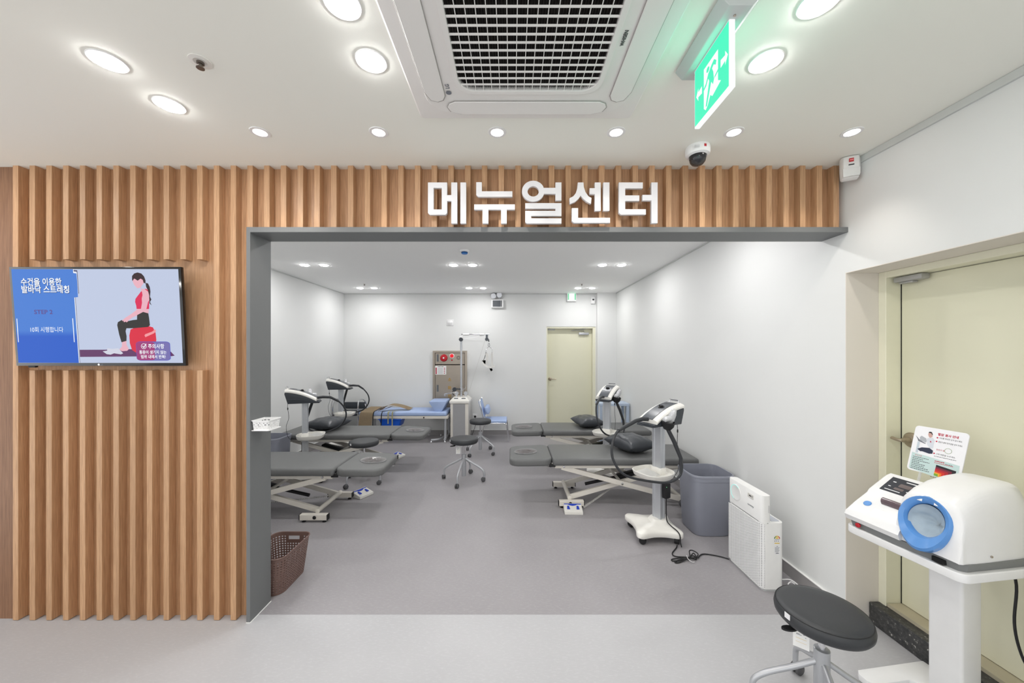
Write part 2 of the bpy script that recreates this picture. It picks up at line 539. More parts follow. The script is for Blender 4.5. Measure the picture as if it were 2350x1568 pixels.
# ------------------------------------------------------------------ far door
def lever_handle(parent, M):
    r = NB(); lathe(r, [(0, 0), (0.031, 0), (0.031, 0.006), (0.024, 0.014), (0.014, 0.018), (0.011, 0.05), (0, 0.05)], 24, M)
    h = obj('door_handle', r, BRASS, parent)
    l = NB(); tube(l, [(0, 0, 0.045), (0.03, 0, 0.05), (0.115, 0, 0.05)], [0.009, 0.009, 0.007], 10)
    bmesh.ops.transform(l, matrix=M, verts=l.verts)
    obj('lever', l, BRASS, h)
BRASS = mat('satin_bronze', S(168, 156, 138), 0.3, metal=0.7)
b = NB()   # cream frame lining the opening
Yd = YB + 0.012
box(b, DX0, DX0 + 0.022, Yd, Yd + 0.16, 0, DZ); box(b, DX1 - 0.05, DX1, Yd, Yd + 0.16, 0, DZ); box(b, DX0 + 0.022, DX1 - 0.05, Yd, Yd + 0.16, DZ - 0.03, DZ)
d1 = struct('door_1', b, CREAM_F)
YL = YB + 0.11
obj('door_leaf', box(NB(), DX0 + 0.024, DX1 - 0.052, YL, YL + 0.045, 0.01, DZ - 0.033, 0.002, 1), CREAM, d1)
lever_handle(d1, MAT((1, 0, 0), (0, 0, 1), (0, -1, 0), (DX0 + 0.075, YL, 1.55 - (870 - 806) / 121.5)))
cl = NB(); box(cl, DX1 - 0.30, DX1 - 0.11, YL - 0.045, YL - 0.001, DZ - 0.15, DZ - 0.105, 0.008)
dc = obj('door_closer', cl, SILVER, d1)
cl = NB(); tube(cl, [(DX1 - 0.20, YL - 0.03, DZ - 0.10), (DX1 - 0.20, YL - 0.03, DZ - 0.075), (DX1 - 0.45, YL - 0.06, DZ - 0.07), (DX1 - 0.17, YL - 0.012, DZ - 0.035)], 0.006, 8)
obj('closer_arm', cl, SILVER, dc)
obj('door_contact', box(NB(), DX0 + 0.03, DX0 + 0.17, YL - 0.02, YL - 0.001, DZ - 0.058, DZ - 0.036, 0.003), SILVER, d1)

# ------------------------------------------------------------------ near door in the right wall
JAMB = mat('jamb_plaster', S(226, 220, 212), 0.75, var=0.01, scale=4)
b = NB(); box(b, XR, RX1 + 0.02, RY1 - 0.004, RY1, 0, R_TOP); box(b, XR, RX1 + 0.02, RY0, RY1 - 0.004, R_TOP - 0.004, R_TOP)
struct('trim_5', b, JAMB)
b = NB()
YF = 2.034
box(b, RX1, RX1 + 0.135, YF, RY1 - 0.004, 0.10, R_TOP - 0.004, 0.002, 1)
box(b, RX1, RX1 + 0.135, RY0, YF, R_TOP - 0.04, R_TOP - 0.004, 0.002, 1)
box(b, RX1, RX1 + 0.135, RY0, RY0 + 0.046, 0.10, R_TOP - 0.04, 0.002, 1)
d2 = struct('door_2', b, CREAM_F)
XD = 2.19
obj('door_leaf', box(NB(), XD, XD + 0.045, RY0 + 0.05, YF - 0.003, 0.135, R_TOP - 0.044, 0.002, 1), CREAM, d2)
obj('door_stop_line', box(NB(), XD - 0.001, XD + 0.002, YF - 0.0035, YF, 0.13, R_TOP - 0.044), DARKHOLE, d2, False)
obj('threshold', box(NB(), RX1 + 0.005, XD + 0.05, RY0 + 0.05, YF - 0.003, 0.10, 0.133), mat('threshold_paint', S(190, 182, 158), 0.5), d2)
# bronze lever knob of the near door
r = NB(); Mh = MAT((0, 1, 0), (0, 0, -1), (-1, 0, 0), (XD, 1.975, 1.55 - (1008 - 806) * 2.0 / 830))
lathe(r, [(0, 0), (0.040, 0), (0.041, 0.009), (0.033, 0.018), (0.016, 0.022), (0.013, 0.05), (0, 0.052)], 28, Mh)
hn = obj('door_handle', r, BRASS, d2)
l = NB(); tube(l, [(0, 0, 0.045), (-0.004, 0, 0.068), (0.022, -0.002, 0.071), (0.042, -0.004, 0.068)], [0.011, 0.012, 0.011, 0.009], 12, 4)
bmesh.ops.transform(l, matrix=Mh, verts=l.verts); obj('lever', l, BRASS, hn)
cl = NB(); box(cl, XD - 0.06, XD - 0.012, 1.88, 2.02, R_TOP - 0.072, R_TOP - 0.043, 0.006)
dc = obj('door_closer', cl, mat('closer_grey', S(172, 172, 170), 0.45, metal=0.3), d2)
cl = NB(); box(cl, XD - 0.05, XD - 0.02, 1.93, 2.0, R_TOP - 0.082, R_TOP - 0.072, 0.003)
obj('closer_slide', cl, MATS['closer_grey'], dc)

# black painted concrete sill with chips and scuffs
def sill_mat():
    m = bpy.data.materials.new('chipped_black_paint'); m.use_nodes = True
    nt = m.node_tree; bs = nt.nodes['Principled BSDF']
    tc = nt.nodes.new('ShaderNodeTexCoord')
    n = nt.nodes.new('ShaderNodeTexNoise'); n.inputs['Scale'].default_value = 55; n.inputs['Detail'].default_value = 6
    n.inputs['Roughness'].default_value = 0.75
    nt.links.new(tc.outputs['Object'], n.inputs['Vector'])
    r = nt.nodes.new('ShaderNodeValToRGB'); e = r.color_ramp.elements
    e[0].position = 0.35; e[0].color = S(38, 39, 42); e[1].position = 0.655; e[1].color = S(214, 210, 204)
    q = e.new(0.55); q.color = S(66, 66, 66); q = e.new(0.62); q.color = S(84, 84, 84)
    nt.links.new(n.outputs['Fac'], r.inputs['Fac']); nt.links.new(r.outputs['Color'], bs.inputs['Base Color'])
    bs.inputs['Roughness'].default_value = 0.38
    bp = nt.nodes.new('ShaderNodeBump'); bp.inputs['Strength'].default_value = 0.5; bp.inputs['Distance'].default_value = 0.003
    nt.links.new(n.outputs['Fac'], bp.inputs['Height']); nt.links.new(bp.outputs['Normal'], bs.inputs['Normal'])
    return m
b = NB(); box(b, 2.048, XD + 0.05, RY0, RY1 - 0.005, 0, 0.115, 0.006, 2)
struct('trim_6', b, sill_mat())

# ================================================================== CEILING FIXTURES
def area_lamp(parent, name, watts, col, rad, z, spread=PI):
    L = bpy.data.lights.new(name, 'AREA'); L.shape = 'DISK'; L.size = rad * 2; L.energy = watts; L.color = col
    L.spread = spread
    o = bpy.data.objects.new(name, L); COL.objects.link(o); o.parent = parent; o.location = (0, 0, z)
    return o
def big_downlight(label, group, watts, col, r_out=0.056, r_in=0.045):
    t = thing('recessed_downlight', label, 'downlight', (0, 0, CEIL), 0, group)
    ring = NB(); lathe(ring, [(r_in, -0.001), (r_in, -0.004), (r_out - 0.002, -0.004), (r_out, -0.002), (r_out, 0.0), (r_in, 0.0)][::-1], 40)
    obj('trim_ring', ring, WHITE, t)
    dome = NB(); lathe(dome, [(r_in, -0.001), (r_in * 0.985, -0.0055), (r_in * 0.85, -0.0105), (r_in * 0.45, -0.0140), (0, -0.0150)], 28)
    obj('diffuser', dome, LAMP, t)
    area_lamp(t, 'lamp', watts, col, r_in * 0.9, -0.020)
    return t
COOL = (1.0, 0.985, 0.97)
GH = 'large white downlights of the hall ceiling'
proto = big_downlight('large round white downlight in the hall ceiling, one of its close pairs', GH, HALL_LAMP_W, COOL)
spots = [(-1.485, 1.33), (-1.482, 1.567), (-0.516, 1.33), (-0.519, 1.11), (0.9356, 1.332), (0.940, 1.1056),
         (-2.9, 1.33), (-2.9, 1.567), (-1.485, -0.45), (-1.485, -0.7), (0.94, -0.45), (0.94, -0.7), (-0.5, -1.4), (-0.5, -1.65), (-2.9, -0.45), (-2.9, -0.7)]
for i, (x, y) in enumerate(spots):
    o = proto if i == 0 else dup(proto)
    o.location = (x, y, CEIL)
    side = 'closer to' if i in (1, 2, 4) else 'farther from'
    o['label'] = ('large downlight of the pair near the television, %s the slatted wall' % side if i < 2 else
                  'large downlight of the pair beside the air conditioner, %s the slatted wall' % side if i < 4 else
                  'large downlight of the pair past the exit sign, %s the slatted wall' % side if i < 6 else
                  'large round downlight of the hall, away from sprinkler, air conditioner and exit sign')
GR = 'paired downlights of the treatment room ceiling'
proto = big_downlight('round white downlight, one of the pairs on the treatment room ceiling', GR, ROOM_LAMP_W, (1.0, 0.99, 0.985), 0.062, 0.05)
k = 0
for y in (2.84, 4.473, 6.108):
    for xc in (-2.44, -0.60, 1.243):
        for s in (-0.119, 0.119):
            o = proto if k == 0 else dup(proto); k += 1
            o.location = (xc + s, y, CEIL)
            near = ('nearer the side wall' if (s < 0) == (xc < -1) else 'nearer the aisle') if xc != -0.60 else ('nearer the fire cabinet' if s < 0 else 'nearer the cream door')
            o['label'] = 'downlight of the %s pair %s, %s' % (
                {-2.44: 'traction table side', -0.60: 'aisle', 1.243: 'cream door side'}[xc],
                {2.84: 'inside the portal', 4.473: 'over the beds', 6.108: 'by the back wall'}[y], near)
# six small adjustable spots washing the slatted wall
t = thing('recessed_spotlight', 'small recessed spotlight in the row along the slatted wall', 'spotlight', (0, 0, CEIL), 0, 'small spotlights along the slatted wall')
ring = NB(); lathe(ring, [(0.030, 0.004), (0.030, -0.003), (0.043, -0.003), (0.0445, -0.001), (0.0445, 0.0), (0.034, 0.004)], 36)
obj('trim_ring', ring, WHITE, t)
cup = NB(); lathe(cup, [(0.0315, -0.0022), (0.0, -0.0022), (0.0, -0.0032), (0.0305, -0.0032)], 32)
obj('diffuser', cup, LAMP_W, t)
Lg = bpy.data.lights.new('lamp', 'SPOT'); Lg.energy = SPOT_W * 4; Lg.spot_size = math.radians(95); Lg.spot_blend = 0.9; Lg.shadow_soft_size = 0.028; Lg.color = (1.0, 0.93, 0.85)
lo = bpy.data.objects.new('lamp', Lg); COL.objects.link(lo); lo.parent = t; lo.location = (0, 0, -0.036); lo.rotation_euler = (math.radians(14), 0, 0)
for i, x in enumerate((-1.225, -0.6475, -0.070, 0.5095, 1.083, 1.658)):
    o = t if i == 0 else dup(t)
    o.location = (x, 1.762, CEIL)
    o['label'] = 'small recessed spotlight ' + ("above the portal's grey upright", "just before the sign's first letter", "above the sign's second letter",
                                                "above the sign's fourth letter", 'right beside the dome camera', 'nearest the corner motion sensor')[i]

def sprinkler(x, y, label, r=0.034):
    t = thing('fire_sprinkler', label, 'sprinkler', (x, y, CEIL))
    p = NB(); lathe(p, [(0, 0), (r, 0), (r, -0.002), (r * 0.6, -0.004), (r * 0.55, -0.003), (0, -0.003)], 28); obj('escutcheon', p, OFFWHITE, t)
    p = NB(); lathe(p, [(0.012, -0.003), (0.012, -0.010), (0.006, -0.012), (0.006, -0.022), (0.013, -0.023), (0.013, -0.026), (0, -0.027)], 18); obj('sprinkler_head', p, mat('dull_brass', S(120, 112, 104), 0.35, metal=0.8), t)
sprinkler(-1.146, 1.332, 'flush sprinkler with dull metal head in the hall ceiling', 0.036)
sprinkler(-2.34, 5.75, 'tiny sprinkler on the treatment room ceiling near the left wall', 0.02)
sprinkler(1.116, 5.75, 'tiny sprinkler on the treatment room ceiling near the cream door', 0.02)

# smoke detector with blue collar
t = thing('smoke_detector', 'round white smoke detector with a bright blue centre', 'smoke detector', (-0.498, 3.83, CEIL))
p = NB(); lathe(p, [(0, 0), (0.05, 0), (0.05, -0.008), (0.044, -0.018), (0.036, -0.020), (0.03, -0.02)], 32); obj('housing', p, WHITE, t)
p = NB(); lathe(p, [(0.034, -0.019), (0.033, -0.034), (0.026, -0.040), (0, -0.041)], 28); sn = obj('sensor_cap', p, mat('detector_blue', S(44, 118, 196), 0.4), t)
for k in range(5):
    a = -PI / 2 + (k - 2) * 0.55
    obj('vent_slot', box(NB(), -0.006, 0.006, -0.001, 0.001, -0.029, -0.023, M=T(0.0345 * math.cos(a), 0.0345 * math.sin(a), 0) @ RZ(a + PI / 2)), DARKHOLE, sn, False)

# ------------------------------------------------------------------ four-way ceiling air conditioner
def air_conditioner():
    cx, cy = 0.065, 1.165
    t = thing('ceiling_air_conditioner', 'square white ceiling air conditioner with a dark mesh intake', 'air conditioner', (cx, cy, CEIL))
    ACW = mat('air_conditioner_plastic', S(240, 238, 235), 0.4, var=0.005)
    H = 0.475
    # stepped square rim with an octagonal raised middle
    p = NB()
    def sq(h, r, z): return [(x, y, z) for x, y in rrect(2 * h, 2 * h, r, 6)]
    loft(p, [sq(H, 0.02, 0), sq(H, 0.02, -0.010), sq(H - 0.006, 0.02, -0.014), sq(H - 0.055, 0.10, -0.020), sq(H - 0.060, 0.10, -0.026), sq(0.285, 0.06, -0.030)], True, False)
    obj('panel', p, ACW, t, ang=20)
    # four air outlet vanes with rounded ends
    for k in range(4):
        v = NB()
        out = [(-0.30, 0.0), (0.30, 0.0), (0.325, 0.012), (0.335, 0.035), (0.325, 0.062), (0.28, 0.078), (-0.28, 0.078), (-0.325, 0.062), (-0.335, 0.035), (-0.325, 0.012)]
        prism(v, out, 0.004, RZ(k * PI / 2) @ T(0, 0.335, -0.0345), 0.0015, 1)
        vane = obj('vane', v, ACW, t)
        g = NB(); tube(g, [tuple((RZ(k * PI / 2) @ T(0, 0.335, -0.031)) @ Vector((x, y, 0))) for x, y in [(x * 1.012, (y - 0.039) * 1.04 + 0.039) for x, y in out]], 0.0012, 5, closed=True)
        obj('vane_gap', g, mat('vane_shadow_gap', S(176, 172, 169), 0.7), vane)
    # intake: dark filter, rim and crossing bars
    gh = 0.270
    obj('filter', box(NB(), -gh, gh, -gh, gh, -0.016, -0.014), mat('dark_filter', S(30, 27, 25), 0.8, var=0.3, scale=60), t, False)
    rim = shape([rrect(2 * gh + 0.034, 2 * gh + 0.034, 0.075, 8), rrect(2 * gh, 2 * gh, 0.065, 8)], 0.010, 0.001)
    obj('grille_rim', put(rim, T(0, 0, -0.026)), ACW, t)
    n = 17; p_ = 2 * gh / n
    bar = bpy.data.meshes.new('grille_bar'); bm = box(NB(), -gh, gh, -0.0042, 0.0042, -0.034, -0.0295, 0.0015, 1); bm.to_mesh(bm and bar); bm.free(); bar.materials.append(ACW)
    rib = bpy.data.meshes.new('grille_rib'); bm = box(NB(), -0.0013, 0.0013, -gh, gh, -0.033, -0.030); bm.to_mesh(rib); bm.free(); rib.materials.append(ACW)
    for k in range(1, n):
        o = bpy.data.objects.new('grille_bar', bar); COL.objects.link(o); o.parent = t; o.location = (0, -gh + k * p_, 0)
        o = bpy.data.objects.new('grille_rib', rib); COL.objects.link(o); o.parent = t; o.location = (-gh + k * p_, 0, 0)
    # fine dark fins just behind the mesh
    fins = NB()
    for k in range(60):
        x = -gh + (k + 0.5) * 2 * gh / 60
        box(fins, x - 0.0006, x + 0.0006, -gh, gh, -0.022, -0.016)
    fo = obj('filter_fins', fins, mat('fin_brown', S(52, 46, 42), 0.6), t, False)
    # lettering read from below: x runs along +Y or -Y
    tm = text_mesh('WHISEN', 0.0175, 0.0, 0.0005, 'CENTER', 0.92)
    obj('brand_lettering', put(tm, MAT((0, -1, 0), (-1, 0, 0), (0, 0, -1), (0.314, 1.197 - cy, -0.0315))), INK, t, False)
    tm = text_mesh('LG', 0.021, 0.0, 0.0006, 'CENTER')
    obj('maker_lettering', put(tm, MAT((0, -1, 0), (-1, 0, 0), (0, 0, -1), (-0.310, 1.415 - cy, -0.0315))), GREYINK, t, False)
    lg = shape([ellipse(0.011, 0.011, 24)])
    obj('maker_emblem', put(lg, MAT((0, 1, 0), (1, 0, 0), (0, 0, -1), (-0.317, 1.450 - cy, -0.0315))), GREYINK, t, False)
air_conditioner()

# ------------------------------------------------------------------ hanging exit sign
EX_G = screen_mat('exit_green', S(74, 244, 192), 0.95)
EX_W = screen_mat('exit_white', S(250, 252, 252), 0.95)
def exit_sign():
    t = thing('exit_sign', 'green running-man exit sign hanging edgewise from the hall ceiling', 'exit sign', (0.682, 1.2235, CEIL))
    b = NB(); prism(b, [(-0.055, 0), (0.055, 0), (0.062, -0.012), (0.036, -0.040), (-0.036, -0.040), (-0.062, -0.012)], 0.30, MAT((1, 0, 0), (0, 0, 1), (0, 1, 0), (0, -0.15, 0)), 0.003, 2)
    hs = obj('housing', b, mat('exit_housing', S(198, 206, 204), 0.45), t)
    for y in (-0.118, 0.118):
        s = NB(); lathe(s, [(0, 0), (0.004, 0), (0.004, -0.002), (0, -0.002)], 12, T(0, y, -0.0405)); obj('screw', s, STEEL, hs)
    z0, z1 = 2.366 - CEIL, -0.0405
    obj('light_panel', box(NB(), -0.009, 0.009, -0.1065, 0.1065, z0, z1, 0.001, 1), EX_W, t)
    W, Hh = 0.207, z1 - z0 - 0.008
    for side in (-1, 1):
        # (a, b): a from the far edge to the near edge, b upwards
        def Mx(off): return MAT((0, -1 * (1 if side < 0 else -1), 0), (0, 0, 1), (side, 0, 0), (side * (0.0092 + off), 0.1035 * (1 if side < 0 else -1), z0 + 0.006))
        def sc(poly): return [(a * W, b_ * Hh) for a, b_ in poly]
        face = obj('sign_face', put(shape([sc([(0, 0), (1, 0), (1, 1), (0, 1)])]), Mx(0.0)), EX_G, t, False)
        door = sc([(0.30, 0.80), (0.72, 0.80), (0.72, 0.30), (0.80, 0.24), (0.56, 0.16), (0.50, 0.22), (0.42, 0.10), (0.36, 0.06), (0.30, 0.12)])
        obj('door_symbol', put(shape([door]), Mx(0.0004)), EX_W, face, False)
        head = sc(ellipse(0.045, 0.045, 20, 0.43, 0.70))
        body = sc([(0.44, 0.62), (0.53, 0.69), (0.61, 0.73), (0.68, 0.66), (0.66, 0.60), (0.60, 0.65), (0.555, 0.62), (0.59, 0.54), (0.61, 0.40),
                   (0.78, 0.46), (0.77, 0.50), (0.63, 0.44), (0.58, 0.34), (0.53, 0.42), (0.48, 0.30), (0.40, 0.10), (0.36, 0.12), (0.43, 0.34), (0.47, 0.48), (0.44, 0.54), (0.38, 0.46), (0.28, 0.42), (0.27, 0.45), (0.37, 0.51)])
        obj('runner_symbol', put(shape([head, body]), Mx(0.0008)), EX_G, face, False)
        for cx_, d_ in ((0.15, -1), (0.88, 1)):
            ar = [(0.10, 0.0), (0.03, 0.09), (0.03, 0.035), (-0.09, 0.05), (-0.09, 0.0), (-0.09, -0.05), (0.03, -0.035), (0.03, -0.09)]
            obj('arrow_symbol', put(shape([sc([(cx_ + d_ * a * 1.0, 0.5 + b_ * 1.25) for a, b_ in ar])]), Mx(0.0004)), EX_W, face, False)
    G = bpy.data.lights.new('sign_glow', 'AREA'); G.shape = 'RECTANGLE'; G.size = 0.2; G.size_y = 0.2; G.energy = 0.2; G.color = (0.18, 1.0, 0.62)
    for s in (-1, 1):
        o = bpy.data.objects.new('sign_glow', G); COL.objects.link(o); o.parent = t; o.location = (s * 0.012, 0, -0.145); o.rotation_euler = (0, -s * PI / 2 * 1.0, 0)
exit_sign()

# ------------------------------------------------------------------ dome camera and corner motion sensor
t = thing('dome_camera', 'white dome security camera with smoked glass on the hall ceiling', 'camera', (0.975, 1.895, CEIL))
p = NB(); lathe(p, [(0, 0), (0.058, 0), (0.060, -0.008), (0.060, -0.032), (0.056, -0.042), (0.044, -0.048), (0.040, -0.046), (0, -0.046)], 40); obj('base', p, WHITE, t)
p = NB(); lathe(p, [(0.041, -0.046), (0.041, -0.058), (0.037, -0.075), (0.027, -0.088), (0.014, -0.094), (0, -0.096)], 32); obj('dome', p, GLASSDARK, t)
p = NB(); lathe(p, [(0, 0), (0.016, 0), (0.016, 0.026), (0.010, 0.03), (0, 0.03)], 20, T(-0.005, -0.004, -0.060) @ RX(math.radians(125))); obj('lens', p, CHAR, t)
obj('red_badge', box(NB(), -0.006, 0.006, -0.0612, -0.0595, -0.026, -0.013, M=RZ(0.15)), RED, t, False)
obj('print_label', box(NB(), -0.036, -0.012, -0.0596, -0.0575, -0.029, -0.017, M=RZ(-0.12)), mat('label_grey', S(206, 206, 208), 0.6), t, False)

t = thing('motion_sensor', 'white motion sensor with a red badge in the hall wall corner', 'motion sensor', (1.865, 2.0, 2.552), math.radians(-28))
def sensor_body(w, h, d):
    loops = []
    for z, wf, df in ((-h / 2, 0.80, 0.45), (-h / 2 + h * 0.06, 0.93, 0.80), (-h * 0.1, 1, 1), (h * 0.42, 1, 0.95), (h / 2, 0.97, 0.80)):
        L = [(w / 2 * wf, 0, z), (-w / 2 * wf, 0, z), (-w / 2 * wf, -d * 0.55 * df, z)]
        for k in range(5):
            u = -0.8 + 1.6 * k / 4
            L.append((w / 2 * wf * u, -d * df * (1 - 0.18 * u * u), z))
        L.append((w / 2 * wf, -d * 0.55 * df, z)); loops.append(L)
    return loft(NB(), loops)
obj('housing', sensor_body(0.080, 0.122, 0.045), WHITE_M, t, ang=40)
obj('mount', box(NB(), 0.012, 0.05, 0.0, 0.022, -0.03, 0.058, 0.004), WHITE_M, t)
lens = NB(); loft(lens, [[(-0.034, -0.038, -0.052), (0.034, -0.038, -0.052), (0.034, -0.0425, -0.052), (0, -0.0485, -0.052), (-0.034, -0.0425, -0.052)], [(-0.036, -0.038, -0.006), (0.036, -0.038, -0.006), (0.036, -0.0425, -0.006), (0, -0.0495, -0.006), (-0.036, -0.0425, -0.006)]])
obj('lens_window', lens, mat('lens_milk', S(222, 222, 220), 0.25), t)
rb = obj('red_badge', box(NB(), -0.011, 0.008, -0.0485, -0.043, 0.026, 0.044), RED, t, False)
obj('badge_letters', box(NB(), -0.009, 0.006, -0.0488, -0.0484, 0.032, 0.038), mat('badge_pink', S(236, 150, 150), 0.5), rb, False)
obj('print_line', box(NB(), -0.013, 0.010, -0.0486, -0.044, 0.008, 0.012), INK, t, False)

# ================================================================== THINGS OF THE HALL
# ------------------------------------------------------------------ raised sign lettering above the portal
LETTER = mat('sign_white_acrylic', S(240, 238, 240), 0.35)
def R4(x0, y0, x1, y1): return [(x0, y0), (x1, y0), (x1, y1), (x0, y1)]
SY = 2.030
def sx_(c): return (940 + c / 3.79 - 1174) * SY / 830
def sz_(c): return CAM_H + (806 - 370 - c / 3.79) * SY / 830
def sign_letter(label, strokes):
    xs = [p[0] for st in strokes for poly in st for p in poly]
    cx = (min(xs) + max(xs)) / 2
    t = thing('sign_letter', label, 'sign letter', (sx_(cx), SY, sz_(540)), 0, 'raised letters of the wall sign')
    for st in strokes:
        polys = [[(sx_(p[0]) - sx_(cx), sz_(p[1]) - sz_(540)) for p in poly] for poly in st]
        me = shape(polys, 0.0095, 0.0006)
        o = obj('stroke', put(me, MAT((1, 0, 0), (0, 0, 1), (0, -1, 0), (0, 0.0105, 0))), LETTER, t, False)
        # stand-off pin to the slats behind
        q = polys[0]; px = (q[0][0] + q[2][0]) / 2; 
        pz = q[0][1] - 0.012
        s = NB(); lathe(s, [(0, 0), (0.004, 0), (0.004, 0.05), (0, 0.05)], 8, MAT((1, 0, 0), (0, 0, -1), (0, 1, 0), (q[0][0] + 0.008, 0.02, pz))); obj('standoff', s, ALU, o)
sign_letter('white raised syllable with a square box, first on the wooden sign', [
    [[(160, 185), (325, 185), (325, 295), (363, 295), (363, 185), (413, 185), (413, 540), (363, 540), (363, 345), (325, 345), (325, 450), (312, 464), (175, 464), (160, 450)], R4(207, 230, 280, 420)],
    [R4(442, 185, 490, 540)]])
sign_letter('white raised syllable with two legs under a long bar', [
    [[(580, 183), (627, 183), (627, 262), (893, 262), (893, 308), (597, 308), (580, 293)]],
    [[(562, 376), (915, 376), (915, 420), (844, 420), (844, 540), (796, 540), (796, 420), (684, 420), (684, 540), (635, 540), (635, 420), (562, 420)]]])
ring_o = [(1075 + 97 * math.cos(a), 260 - 90 * math.sin(a)) for a in [2 * PI * k / 40 for k in range(40)]]
ring_i = [(1075 + 50 * math.cos(a), 262 - 46 * math.sin(a)) for a in [2 * PI * k / 32 for k in range(32)]]
# ring outline joined to its stem
keep = [p for p in ring_o if not (p[0] > 1150 and 232 < p[1] < 282)]
i0 = max(range(len(keep)), key=lambda i: (keep[i][0] > 1140 and keep[i][1] < 240, -abs(keep[i][1] - 232)))
order = keep[i0:] + keep[:i0]
stem = [(1165, 282), (1270, 282), (1270, 340), (1320, 340), (1320, 185), (1270, 185), (1270, 232), (1165, 232)]
sign_letter('white raised syllable with a round ring over a zigzag', [
    [order + stem, ring_i],
    [[(1007, 365), (1320, 365), (1320, 475), (1057, 475), (1057, 497), (1320, 497), (1320, 540), (1020, 540), (1007, 528), (1007, 432), (1270, 432), (1270, 410), (1007, 410)]]])
sign_letter('white raised syllable with a curved peak beside two uprights', [
    [[(1465, 185), (1512, 185), (1515, 225), (1530, 270), (1555, 305), (1582, 320), (1577, 370), (1540, 350), (1510, 325), (1488, 297), (1470, 325), (1440, 352), (1395, 372), (1392, 322), (1425, 305), (1448, 275), (1460, 235)]],
    [[(1612, 185), (1662, 185), (1662, 430), (1612, 430), (1612, 285), (1568, 285), (1568, 235), (1612, 235)]],
    [R4(1686, 185, 1738, 430)],
    [[(1412, 408), (1465, 408), (1465, 493), (1743, 493), (1743, 535), (1430, 535), (1412, 520)]]])
sign_letter('white raised syllable with a three-pronged comb, last on the wooden sign', [
    [[(1822, 185), (2028, 185), (2028, 235), (1875, 235), (1875, 298), (1998, 298), (1998, 345), (1875, 345), (1875, 418), (2055, 418), (2055, 463), (1840, 463), (1822, 447)]],
    [[(2105, 185), (2157, 185), (2157, 538), (2105, 538), (2105, 340), (2027, 340), (2027, 293), (2105, 293)]]])

